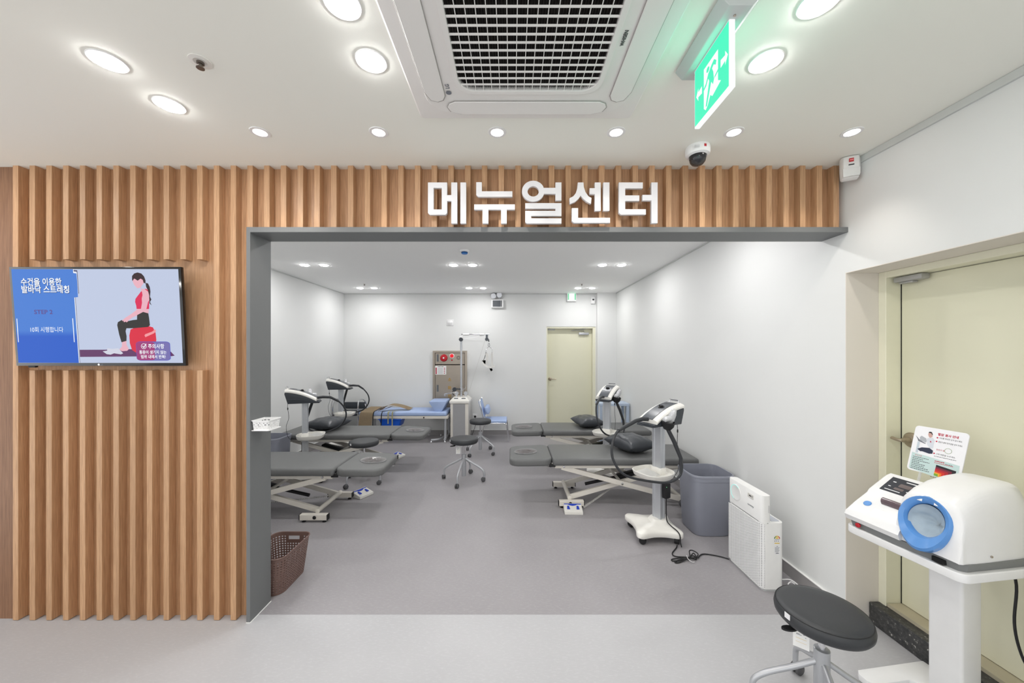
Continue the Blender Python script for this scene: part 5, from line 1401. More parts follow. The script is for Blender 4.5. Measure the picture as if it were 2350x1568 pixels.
# ------------------------------------------------------------------ air purifier
def perforated():
    m = bpy.data.materials.new('perforated_white'); m.use_nodes = True
    nt = m.node_tree; bs = nt.nodes['Principled BSDF']; tc = nt.nodes.new('ShaderNodeTexCoord')
    mp = nt.nodes.new('ShaderNodeMapping'); mp.inputs['Rotation'].default_value = (math.radians(32), 0, 0)
    nt.links.new(tc.outputs['Object'], mp.inputs['Vector'])
    w = nt.nodes.new('ShaderNodeTexWave'); w.wave_type = 'BANDS'; w.bands_direction = 'Z'; w.inputs['Scale'].default_value = 34.0; w.inputs['Distortion'].default_value = 0
    nt.links.new(mp.outputs[0], w.inputs['Vector'])
    w2 = nt.nodes.new('ShaderNodeTexWave'); w2.wave_type = 'BANDS'; w2.bands_direction = 'Y'; w2.inputs['Scale'].default_value = 26.0
    nt.links.new(tc.outputs['Object'], w2.inputs['Vector'])
    mu = nt.nodes.new('ShaderNodeMath'); mu.operation = 'MULTIPLY'; nt.links.new(w.outputs['Fac'], mu.inputs[0]); nt.links.new(w2.outputs['Fac'], mu.inputs[1])
    r = nt.nodes.new('ShaderNodeValToRGB'); r.color_ramp.elements[0].position = 0.25; r.color_ramp.elements[0].color = S(240, 240, 240)
    r.color_ramp.elements[1].position = 0.75; r.color_ramp.elements[1].color = S(168, 168, 170)
    nt.links.new(mu.outputs[0], r.inputs['Fac']); nt.links.new(r.outputs['Color'], bs.inputs['Base Color']); bs.inputs['Roughness'].default_value = 0.4
    bp = nt.nodes.new('ShaderNodeBump'); bp.invert = True; bp.inputs['Strength'].default_value = 0.6; bp.inputs['Distance'].default_value = 0.003
    nt.links.new(mu.outputs[0], bp.inputs['Height']); nt.links.new(bp.outputs['Normal'], bs.inputs['Normal'])
    return m
def air_purifier():
    t = thing('air_purifier', 'slim white air purifier with a round light ring near the wall', 'air purifier', (1.688, 2.505, 0.0))
    # local x: -0.075 front (faces -x) .. +0.072 back; y -0.175 .. 0.185
    PW = mat('purifier_white', S(240, 240, 239), 0.35)
    def plan(x0, x1, r, z, y0=-0.175, y1=0.185): return [(x, y, z) for x, y in [(a + (x0 + x1) / 2, b + (y0 + y1) / 2) for a, b in rrect(x1 - x0, y1 - y0, r, 6)]]
    b = NB(); loft(b, [plan(-0.070, 0.066, 0.03, 0.0), plan(-0.070, 0.066, 0.03, 0.012)]); obj('plinth', b, mat('purifier_grey', S(176, 177, 178), 0.4), t)
    b = NB(); loft(b, [plan(-0.075, 0.072, 0.034, 0.013), plan(-0.075, 0.072, 0.034, 0.440), plan(-0.075, 0.072, 0.034, 0.4405)]); bd = obj('lower_body', b, PW, t)
    b = NB(); loft(b, [plan(-0.075, -0.013, 0.022, 0.437), plan(-0.075, -0.013, 0.022, 0.612), plan(-0.073, -0.015, 0.020, 0.615)]); obj('upper_body', b, PW, t)
    b = NB(); prism(b, rrect(0.055, 0.30, 0.006, 3, 0.030, 0.0), 0.002, T(0, 0, 0.4405)); obj('outlet_recess', b, mat('outlet_grey', S(192, 196, 206), 0.5), t)
    # front perforated panel and smooth top part
    b = NB(); box(b, -0.0775, -0.0745, -0.142, 0.180, 0.022, 0.430, 0.001, 1); obj('intake_panel', b, perforated(), t)
    # curved perforated corner
    cor = NB(); loft(cor, [[(-0.0415 + 0.0355 * math.cos(a), -0.141 + 0.0355 * math.sin(a), z) for a in [PI + PI / 2 * 0.75 * k / 6 for k in range(7)]] + [(-0.0415 + 0.033 * math.cos(a), -0.141 + 0.033 * math.sin(a), z) for a in [PI + PI / 2 * 0.75 * k / 6 for k in range(7)]][::-1] for z in (0.022, 0.430)])
    obj('intake_corner', cor, perforated(), t)
    F = MAT((0, -1, 0), (0, 0, 1), (-1, 0, 0), (-0.0752, 0, 0))
    b = NB(); lathe(b, [(0, 0.001), (0.046, 0.002), (0.052, 0.0035), (0.056, 0.002), (0.058, 0)], 40, F @ T(-0.095, 0.535, 0)); dl = obj('dial_disc', b, PW, t)
    b = NB(); tube(b, [F @ Vector((-0.095 + 0.053 * math.cos(a), 0.535 + 0.053 * math.sin(a), 0.004)) for a in [PI * 0.28 + PI * 1.1 * k / 24 for k in range(25)]], 0.0016, 6); obj('light_ring', b, screen_mat('cyan_ring', S(150, 236, 228), 1.0), dl)
    b = NB(); box(b, 0.036, 0.094, 0.558, 0.585, 0.0002, 0.001, M=F); st = obj('name_sticker', b, mat('sticker_grey', S(214, 212, 206), 0.5), t, False)
    obj('sticker_print', put(shape([R4(0.05, 0.568, 0.072, 0.576), R4(0.078, 0.568, 0.083, 0.576)]), F @ T(0, 0, 0.0013)), INK, st, False)
    tm = text_mesh('coway', 0.019, 0, 0.0004, 'CENTER', 1.3); obj('maker_lettering', put(tm, F @ T(0.065, 0.503, 0.0006)), GREYINK, t, False)
    # side face (towards the camera): handle slot, energy label, spec label
    G = MAT((1, 0, 0), (0, 0, 1), (0, -1, 0), (0, -0.1752, 0))
    b = NB(); prism(b, rrect(0.007, 0.048, 0.003, 3, -0.030, 0.53), 0.0008, G); obj('handle_slot', b, mat('slot_grey', S(206, 206, 208), 0.5), t, False)
    lab = obj('energy_label', put(shape([rrect(0.038, 0.060, 0.003, 3, 0.022, 0.335)]), G @ T(0, 0, 0.0003)), WHITEINK, t, False)
    for k, colr in enumerate((S(70, 130, 70), S(150, 170, 60), S(226, 190, 60), S(220, 120, 50), S(196, 46, 44))):
        a0 = PI - k * PI / 5; pts = [(0.022 + 0.019 * math.cos(a0 - PI / 5 * j / 4), 0.341 + 0.019 * math.sin(a0 - PI / 5 * j / 4)) for j in range(5)] + [(0.022 + 0.013 * math.cos(a0 - PI / 5 * j / 4), 0.341 + 0.013 * math.sin(a0 - PI / 5 * j / 4)) for j in range(5)][::-1]
        obj('energy_arc', put(shape([pts]), G @ T(0, 0, 0.0007)), mat('energy_%d' % k, colr, 0.5), lab, False)
    YL_ = mat('energy_yellow', S(236, 200, 70), 0.5)
    obj('energy_core', put(shape([[(0.022 + 0.010 * math.cos(PI * k / 12), 0.341 + 0.010 * math.sin(PI * k / 12)) for k in range(13)], R4(0.006, 0.309, 0.038, 0.3145)]), G @ T(0, 0, 0.0007)), YL_, lab, False)
    obj('energy_print', put(shape([R4(0.006, 0.335, 0.038, 0.3375), R4(0.006, 0.322, 0.010, 0.329), R4(0.014, 0.324, 0.022, 0.328), R4(0.028, 0.322, 0.032, 0.329)]), G @ T(0, 0, 0.0007)), GREYINK, lab, False)
    lab = obj('notice_label', put(shape([rrect(0.038, 0.056, 0.002, 3, 0.023, 0.268)]), G @ T(0, 0, 0.0003)), WHITEINK, t, False)
    obj('notice_print', put(shape([R4(0.018, 0.290, 0.028, 0.293)] + [R4(0.008, 0.283 - k * 0.0055, 0.038 - (k % 3) * 0.003, 0.285 - k * 0.0055) for k in range(6)] + [[(0.012, 0.245), (0.034, 0.245), (0.030, 0.250), (0.016, 0.250)]]), G @ T(0, 0, 0.0007)), GREYINK, lab, False)
air_purifier()
cw = NB(); tube(cw, [(1.765, 2.36, 0.06), (1.80, 2.33, 0.075), (1.83, 2.30, 0.05), (1.80, 2.29, 0.03), (1.775, 2.32, 0.05), (1.81, 2.33, 0.06), (1.835, 2.28, 0.02), (1.83, 2.20, 0.005), (1.82, 2.12, 0.004)], 0.0032, 6, 6)
tag(obj('purifier_cord', cw, WHITE), 'white cord bundled behind the air purifier', 'cord')
# bundled black cable on the floor
def floor_cable():
    t = thing('cable_bundle', 'black mains cable tied in a loose bundle on the floor', 'cable', (0, 0, 0))
    def f(px, py, z=0.006):
        D = 830 * (CAM_H - z) / (py - 806); return ((px - 1174) * D / 830, D, z)
    pts = [f(1554, 1252), f(1552, 1258), f(1543, 1270), f(1549, 1277), f(1572, 1279, 0.01), f(1595, 1280, 0.016), f(1602, 1272, 0.03), f(1590, 1264, 0.04), f(1582, 1265, 0.03), f(1582, 1279, 0.016), f(1560, 1281, 0.01), f(1542, 1284), f(1546, 1288), f(1570, 1284, 0.012), f(1590, 1276, 0.02), f(1598, 1284), f(1585, 1282, 0.02), f(1562, 1284, 0.01), f(1549, 1291), f(1560, 1291), f(1582, 1279, 0.02), f(1592, 1270, 0.035), f(1600, 1281, 0.01), f(1608, 1274), f(1620, 1272), f(1650, 1277), f(1673, 1283.5)]
    b = NB(); tube(b, pts, 0.0042, 8, 6); obj('cable', b, BLACK, t)
    b = NB(); tube(b, [f(1576, 1275, 0.02), f(1579, 1283, 0.022), f(1588, 1290, 0.01), f(1594, 1290, 0.006)], 0.002, 6, 4); obj('twist_tie', b, WHITE, t)
floor_cable()

# ------------------------------------------------------------------ blue traction table and its tower
def traction_table():
    t = thing('traction_table', 'light blue padded traction table along the back wall', 'treatment table', (-1.78, 6.36, 0))
    x0, x1 = -0.80, 0.70
    m = NB(); box(m, x0, x1 - 0.02, -0.26, 0.27, 0.452, 0.522, 0.022, 4); obj('cushion', m, BLUE_V, t)
    f = NB(); box(f, x0 + 0.02, x1, -0.25, 0.25, 0.405, 0.450, 0.003, 1); obj('frame', f, BONE, t)
    for x in (x0 + 0.10, x1 - 0.05):
        l = NB()
        for s in (-1, 1): tube(l, [(x, s * 0.20, 0.405), (x, s * 0.20, 0.06)], 0.022, 12)
        tube(l, [(x, -0.25, 0.055), (x, 0.25, 0.055)], 0.020, 12); lo = obj('leg_frame', l, SILVER, t)
    a = NB(); tube(a, [(x1 - 0.10, -0.05, 0.06), (x1 - 0.16, -0.20, 0.05), (x1 - 0.28, -0.24, 0.046)], 0.018, 10, 3); obj('outrigger', a, SILVER, t)
    for x, y in ((x1 - 0.28, -0.24), (x0 + 0.10, -0.24), (x1 - 0.2, 0.2), (x0 + 0.1, 0.24), (x1 - 0.05, -0.24), (x1 - 0.05, 0.24)):
        g = NB(); lathe(g, [(0, 0), (0.018, 0), (0.022, 0.012), (0.012, 0.022), (0.007, 0.045), (0, 0.045)], 14, T(x, y, 0)); obj('adjusting_foot', g, CHROME, t)
    k = NB(); lathe(k, [(0, 0), (0.008, 0), (0.012, 0.016), (0, 0.018)], 12, MAT((1, 0, 0), (0, 0, 1), (0, -1, 0), (0.30, -0.25, 0.428))); obj('frame_knob', k, BLACK, t)
traction_table()
w = NB(); prism(w, [(-0.17, 0.17), (0.12, 0.175), (0.125, 0.14), (0.05, 0.0), (-0.07, 0.0), (-0.165, 0.145)], 0.40, MAT((1, 0, 0), (0, 0, 1), (0, -1, 0), (0, 0.22, 0)), 0.012, 3)
wd = obj('wedge_cushion', w, BLUE_V); wd.location = (-1.24, 6.34, 0.522); tag(wd, 'light blue wedge cushion on the end of the traction table', 'cushion')

def belt_sheet(name, rows, m, label, cat, th=0.004):
    b = NB(); R = [[b.verts.new(p) for p in spline(r, 4)] for r in rows]
    for A, B in zip(R[:-1], R[1:]):
        for k in range(len(A) - 1): b.faces.new((A[k], A[k + 1], B[k + 1], B[k]))
    bmesh.ops.solidify(b, geom=b.faces[:], thickness=th)
    o = obj(name, b, m, None, ang=60); tag(o, label, cat); return o
zt = 0.530
def strip(pts, w, d):    # centre line + width direction
    d = Vector(d).normalized() * (w / 2)
    return [[tuple(Vector(p) - d) for p in pts], [tuple(p) for p in pts], [tuple(Vector(p) + d) for p in pts]]
b1 = belt_sheet('traction_belt', strip([(-2.42, 6.60, zt), (-2.40, 6.45, zt + 0.03), (-2.42, 6.25, zt + 0.015), (-2.43, 6.10, zt), (-2.44, 6.066, 0.48), (-2.45, 6.06, 0.36), (-2.46, 6.06, 0.20)], 0.22, (1, 0, 0)), BELT, 'khaki traction belt hanging over the front of the blue table', 'belt')
b2 = belt_sheet('traction_belt', strip([(-2.24, 6.16, zt + 0.01), (-2.16, 6.22, zt + 0.07), (-2.08, 6.27, zt + 0.095), (-1.95, 6.30, zt + 0.075), (-1.82, 6.32, zt + 0.03), (-1.76, 6.33, zt + 0.008)], 0.17, (0.2, 1, 0.05)), BELT, 'khaki traction belt lying folded on top of the blue table', 'belt')
lin_ = NB(); 
BLKW = mat('black_webbing', S(44, 45, 48), 0.7)
belt_sheet('black_strap', strip([(-2.28, 6.105, zt - 0.0), (-2.22, 6.16, zt + 0.012), (-2.12, 6.20, zt + 0.045), (-2.06, 6.22, zt + 0.07)], 0.10, (0.3, 1, 0)), BLKW, 'black padded strap under the folded khaki belt', 'strap')
for dx, lb in ((0.0, 'black edged strap hanging at the left of the khaki belt'), (0.14, 'black edged strap hanging at the right of the khaki belt')):
    belt_sheet('hanging_strap', strip([(-2.29 + dx, 6.15, zt + 0.008), (-2.305 + dx, 6.075, zt + 0.004), (-2.315 + dx, 6.050, 0.48), (-2.32 + dx, 6.045, 0.36), (-2.325 + dx, 6.045, 0.22)], 0.016, (1, 0, 0)), BLKW, lb, 'strap')
YW = mat('cream_webbing', S(206, 200, 160), 0.8)
for dx, L_, lb in ((0.0, 0.33, 'cream buckle strap dangling off the blue table, the shorter one'), (0.07, 0.28, 'cream buckle strap dangling off the blue table, the longer one')):
    belt_sheet('buckle_strap', strip([(-2.02 + dx, 6.20, zt + 0.004), (-2.06 + dx, 6.085, zt + 0.004), (-2.07 + dx, 6.066, 0.49), (-2.07 + dx, 6.06, L_)], 0.022, (1, 0, 0)), YW, lb, 'strap', 0.003)

# blue tray slung below the table frame
def blue_tray():
    t = thing('storage_tray', 'bright blue plastic tray slung under the traction table', 'tray', (-2.05, 6.24, 0.275))
    def rc(w, d, z): return [(x, y, z) for x, y in rrect(w, d, 0.015, 3)]
    b = NB(); loft(b, [rc(0.30, 0.26, 0), rc(0.365, 0.31, 0.118), rc(0.40, 0.345, 0.120), rc(0.40, 0.345, 0.128), rc(0.36, 0.305, 0.128), rc(0.295, 0.255, 0.006)], True, True); obj('tub', b, BLUE_P, t, ang=30)
    for s in (-1, 1):
        r = NB(); box(r, s * 0.196 - 0.008, s * 0.196 + 0.008, -0.16, 0.16, 0.1285, 0.1305); obj('runner', r, SILVER, t, False)
blue_tray()

def traction_tower():
    t = thing('traction_tower', 'beige and grey cervical traction tower with a tall chrome pole', 'traction machine', (-0.895, 6.40, 0))
    b = NB(); box(b, -0.155, 0.155, -0.20, 0.20, 0.04, 0.655, 0.008, 2); obj('cabinet', b, BONE, t)
    b = NB(); box(b, -0.110, 0.100, -0.206, -0.199, 0.05, 0.645, 0.002, 1); obj('front_panel', b, mat('tower_grey', S(162, 162, 164), 0.5), t)
    b = NB(); loft(b, [[(x, y, 0.656) for x, y in rrect(0.345, 0.44, 0.02, 4)], [(x, y, 0.690) for x, y in rrect(0.345, 0.44, 0.02, 4)], [(x, y + 0.03, 0.745) for x, y in rrect(0.24, 0.30, 0.02, 4)]]); tp = obj('top_cover', b, OFFWHITE, t, ang=20)
    MP = T(0, -0.155, 0.716) @ RX(math.radians(32))
    for x0, x1 in ((-0.10, -0.03), (-0.02, 0.02), (0.03, 0.10)):
        b = NB(); box(b, x0, x1, -0.028, 0.028, 0.004, 0.0085, M=MP); obj('key_panel', b, GREY_P if x0 != -0.02 else WHITE, tp, False)
    for x in (-0.12, 0.12):
        for y in (-0.16, 0.16):
            g = NB(); lathe(g, [(0, 0), (0.018, 0), (0.018, 0.03), (0.008, 0.04), (0, 0.04)], 12, T(x, y, 0)); obj('foot', g, BLACK, t)
    pz = 1.845
    b = NB(); tube(b, [(0, 0.03, 0.74), (0, 0.03, pz - 0.08)], 0.018, 16); po = obj('pole', b, ALU, t)
    b = NB(); tube(b, [(0, 0.03, 0.84), (0, 0.03, 0.90)], 0.030, 16); obj('pole_clamp', b, CHROME, po)
    b = NB(); lathe(b, [(0, -0.02), (0.035, -0.02), (0.035, 0.02), (0, 0.02)], 20, T(0, 0.0, pz - 0.09) @ RX(PI / 2)); obj('pole_head', b, CHAR, po)
    b = NB(); box(b, -0.03, 0.03, 0.0, 0.06, pz - 0.08, pz - 0.03, 0.006, 2); hd = obj('arm_bracket', b, WHITE, po)
    b = NB(); tube(b, [(0.0, 0.03, pz), (0.50, 0.03, pz)], 0.012, 12); arm = obj('arm', b, CHROME, t)
    for a, c in ((0.03, 0.14), (0.33, 0.41)):
        s = NB(); tube(s, [(a, 0.03, pz), (c, 0.03, pz)], 0.019, 14); obj('arm_sleeve', s, WHITE, arm)
    s = NB(); tube(s, [(0.03, 0.03, pz - 0.085), (0.20, 0.03, pz - 0.055), (0.38, 0.03, pz - 0.02)], None, flat=(0.010, 0.014)); obj('arm_brace', s, WHITE, arm, False)
    s = NB(); box(s, 0.435, 0.475, 0.01, 0.05, pz - 0.075, pz, 0.004, 1); lathe(s, [(0, -0.012), (0.032, -0.012), (0.028, 0), (0.032, 0.012), (0, 0.012)], 20, T(0.455, 0.03, pz - 0.085) @ RX(PI / 2)); pu = obj('pulley', s, GREY_P, arm)
    s = NB(); tube(s, [(0.425, 0.03, pz - 0.10), (0.13, -0.02, 0.78)], 0.003, 6); obj('traction_rope', s, mat('rope_white', S(206, 205, 202), 0.7), t)
    # carabiner and spreader
    s = NB(); tube(s, [(0.485, 0.03, pz - 0.085), (0.492, 0.03, pz - 0.13)], 0.010, 8); tube(s, [(0.485, 0.03, pz - 0.15), (0.480, 0.03, pz - 0.20), (0.495, 0.03, pz - 0.215), (0.507, 0.03, pz - 0.20), (0.500, 0.03, pz - 0.15)], 0.004, 6, 3); ca = obj('carabiner', s, CHAR, t)
    s = NB(); tube(s, [(0.44, 0.03, pz - 0.30), (0.445, 0.03, pz - 0.265), (0.495, 0.03, pz - 0.215), (0.545, 0.03, pz - 0.26), (0.548, 0.03, pz - 0.295)], 0.0045, 8, 2)
    for x in (0.44, 0.548): lathe(s, [(0, -0.012), (0.010, 0), (0, 0.012)], 10, T(x, 0.03, pz - 0.315))
    sp_ = obj('spreader', s, CHROME, ca)
    # white head halter: four straps meeting a chin band
    h = NB()
    def band(pts, w, d=(0, 1, 0)):
        rows = strip(pts, w, d); tmp = NB(); R = [[tmp.verts.new(p) for p in spline(r, 3)] for r in rows]
        for A, B in zip(R[:-1], R[1:]):
            for k in range(len(A) - 1): tmp.faces.new((A[k], A[k + 1], B[k + 1], B[k]))
        bmesh.ops.solidify(tmp, geom=tmp.faces[:], thickness=0.005); merge(h, tmp)
    band([(0.440, 0.03, pz - 0.325), (0.425, 0.03, pz - 0.38), (0.392, 0.03, pz - 0.475)], 0.010, (1, 0, 0.2))
    band([(0.440, 0.03, pz - 0.325), (0.462, 0.02, pz - 0.40), (0.450, 0.0, pz - 0.525)], 0.045, (1, 0, 0.25))
    band([(0.548, 0.03, pz - 0.325), (0.545, 0.03, pz - 0.40), (0.552, 0.01, pz - 0.555)], 0.034, (1, 0, 0))
    band([(0.378, 0.03, pz - 0.485), (0.40, 0.0, pz - 0.520), (0.45, -0.03, pz - 0.560), (0.51, -0.04, pz - 0.580), (0.56, -0.02, pz - 0.575), (0.60, 0.02, pz - 0.555)], 0.040, (0.1, 0.5, 0.9))
    band([(0.405, 0.05, pz - 0.46), (0.425, 0.05, pz - 0.53)], 0.075, (1, 0, 0.1)); band([(0.515, 0.02, pz - 0.585), (0.545, 0.02, pz - 0.645)], 0.040, (1, 0, 0.6))
    obj('head_halter', h, mat('halter_leather', S(240, 239, 236), 0.6), t, ang=60)
    # small crank arms and pulleys on the tower top
    for x, z in ((-0.075, 0.805), (0.085, 0.805)):
        s = NB(); lathe(s, [(0, -0.012), (0.034, -0.012), (0.028, 0), (0.034, 0.012), (0, 0.012)], 18, T(x, -0.02, z) @ RX(PI / 2)); box(s, x - 0.012, x + 0.012, -0.03, 0.0, 0.735, z)
        obj('guide_pulley', s, ALU, t)
    s = NB(); tube(s, [(-0.05, -0.02, 0.83), (-0.16, -0.04, 0.815), (-0.27, -0.05, 0.80), (-0.285, -0.05, 0.775), (-0.265, -0.05, 0.765)], 0.008, 8, 3); obj('hook_arm', s, CHROME, t)
    s = NB(); tube(s, [(0, 0.03, 0.87), (-0.06, 0.0, 0.88), (-0.09, -0.01, 0.885)], 0.012, 8); lathe(s, [(0, -0.02), (0.036, -0.02), (0.036, 0.02), (0, 0.02)], 18, T(-0.11, -0.02, 0.875) @ RX(PI / 2)); tube(s, [(-0.13, -0.02, 0.86), (-0.145, -0.02, 0.80), (-0.115, -0.03, 0.775)], 0.007, 8, 2); obj('crank', s, CHAR, t)
    s = NB(); tube(s, [(0.03, 0.03, 0.87), (0.07, 0.03, 0.88), (0.08, 0.03, 0.93)], 0.005, 8); lathe(s, [(0, -0.008), (0.008, 0), (0, 0.008)], 10, T(0.08, 0.03, 0.935)); obj('clamp_lever', s, CHROME, t)
    s = NB(); lathe(s, [(0, 0), (0.02, 0), (0.02, 0.008), (0, 0.01)], 14, MAT((0, 1, 0), (0, 0, 1), (1, 0, 0), (0.155, -0.06, 0.30))); obj('side_socket', s, WHITE, t)
traction_tower()

# ------------------------------------------------------------------ small blue chair
def blue_chair():
    t = thing('low_chair', 'light blue padded chair with chrome legs beside the traction tower', 'chair', (-0.28, 6.34, 0))
    sz = 0.36
    b = NB(); box(b, -0.19, 0.20, -0.20, 0.20, sz - 0.035, sz + 0.012, 0.018, 3); obj('seat', b, BLUE_V, t)
    M = T(-0.195, 0, sz + 0.05) @ RY(math.radians(-14))
    b = NB(); box(b, -0.018, 0.018, -0.19, 0.19, 0.0, 0.30, 0.014, 3, M=M); obj('backrest', b, BLUE_V, t)
    b = NB(); box(b, 0.02, 0.09, -0.17, 0.17, 0.02, 0.15, 0.03, 4, M=M @ T(0.03, 0, 0.02)); obj('lumbar_roll', b, BLUE_V, t)
    for s in (-1, 1):
        l = NB(); tube(l, [(0.12, s * 0.18, sz - 0.04), (0.185, s * 0.185, sz - 0.05), (0.20, s * 0.19, sz - 0.10), (0.23, s * 0.19, 0.004)], 0.011, 10, 3); obj('front_leg', l, CHROME, t)
        l = NB(); tube(l, [(0.14, s * 0.18, sz - 0.04), (-0.13, s * 0.18, sz - 0.045), (-0.19, s * 0.185, sz - 0.10), (-0.27, s * 0.19, 0.004)], 0.011, 10, 3); obj('rear_leg', l, CHROME, t)
        l = NB(); tube(l, [(-0.12, s * 0.175, sz - 0.04), (-0.185, s * 0.195, sz + 0.02), (-0.255, s * 0.195, sz + 0.30), (-0.26, s * 0.17, sz + 0.35)], 0.010, 10, 3); obj('back_post', l, CHROME, t)
    l = NB(); tube(l, [(-0.26, -0.175, sz + 0.345), (-0.265, 0, sz + 0.362), (-0.26, 0.175, sz + 0.345)], 0.010, 10, 3); obj('back_rail', l, CHROME, t)
blue_chair()
# grey armchair frame glimpsed behind the far machine
def arm_chair():
    t = thing('metal_chair', 'grey chair with chrome arms standing behind the therapy machine', 'chair', (-2.87, 6.42, 0))
    b = NB(); box(b, -0.20, 0.20, -0.19, 0.19, 0.43, 0.475, 0.015, 3); obj('seat', b, CHAR, t)
    b = NB(); box(b, -0.20, 0.20, 0.17, 0.20, 0.50, 0.62, 0.012, 3); obj('backrest', b, CHAR, t)
    for s in (-1, 1):
        l = NB(); tube(l, [(s * 0.22, -0.18, 0.004), (s * 0.22, -0.18, 0.58), (s * 0.22, -0.14, 0.68), (s * 0.22, 0.0, 0.70), (s * 0.22, 0.15, 0.62), (s * 0.22, 0.18, 0.48), (s * 0.22, 0.20, 0.004)], 0.011, 10, 3); obj('side_frame', l, CHROME, t)
        l = NB(); tube(l, [(s * 0.22, -0.17, 0.44), (s * 0.19, 0, 0.44), (s * 0.22, 0.18, 0.44)], 0.009, 8); obj('seat_bracket', l, CHROME, t)
        l = NB(); tube(l, [(s * 0.22, 0.18, 0.50), (s * 0.19, 0.185, 0.60)], 0.009, 8); obj('back_bracket', l, CHROME, t)
arm_chair()
# pale blue metal side stand in the corner
def side_stand():
    t = thing('side_stand', 'pale blue metal stand in the corner behind the far therapy machine', 'stand', (1.66, 5.98, 0))
    PB2 = mat('pale_blue_metal', S(186, 200, 220), 0.4)
    b = NB(); box(b, -0.24, 0.24, -0.16, 0.16, 0.665, 0.705, 0.004, 1); obj('top', b, PB2, t)
    b = NB(); box(b, -0.23, 0.23, -0.15, 0.15, 0.25, 0.27, 0.003, 1); obj('shelf', b, PB2, t)
    for x in (-0.215, 0.215):
        for y in (-0.135, 0.135):
            b = NB(); box(b, x - 0.02, x + 0.02, y - 0.02, y + 0.02, 0, 0.665, 0.003, 1); obj('leg', b, PB2, t)
side_stand()

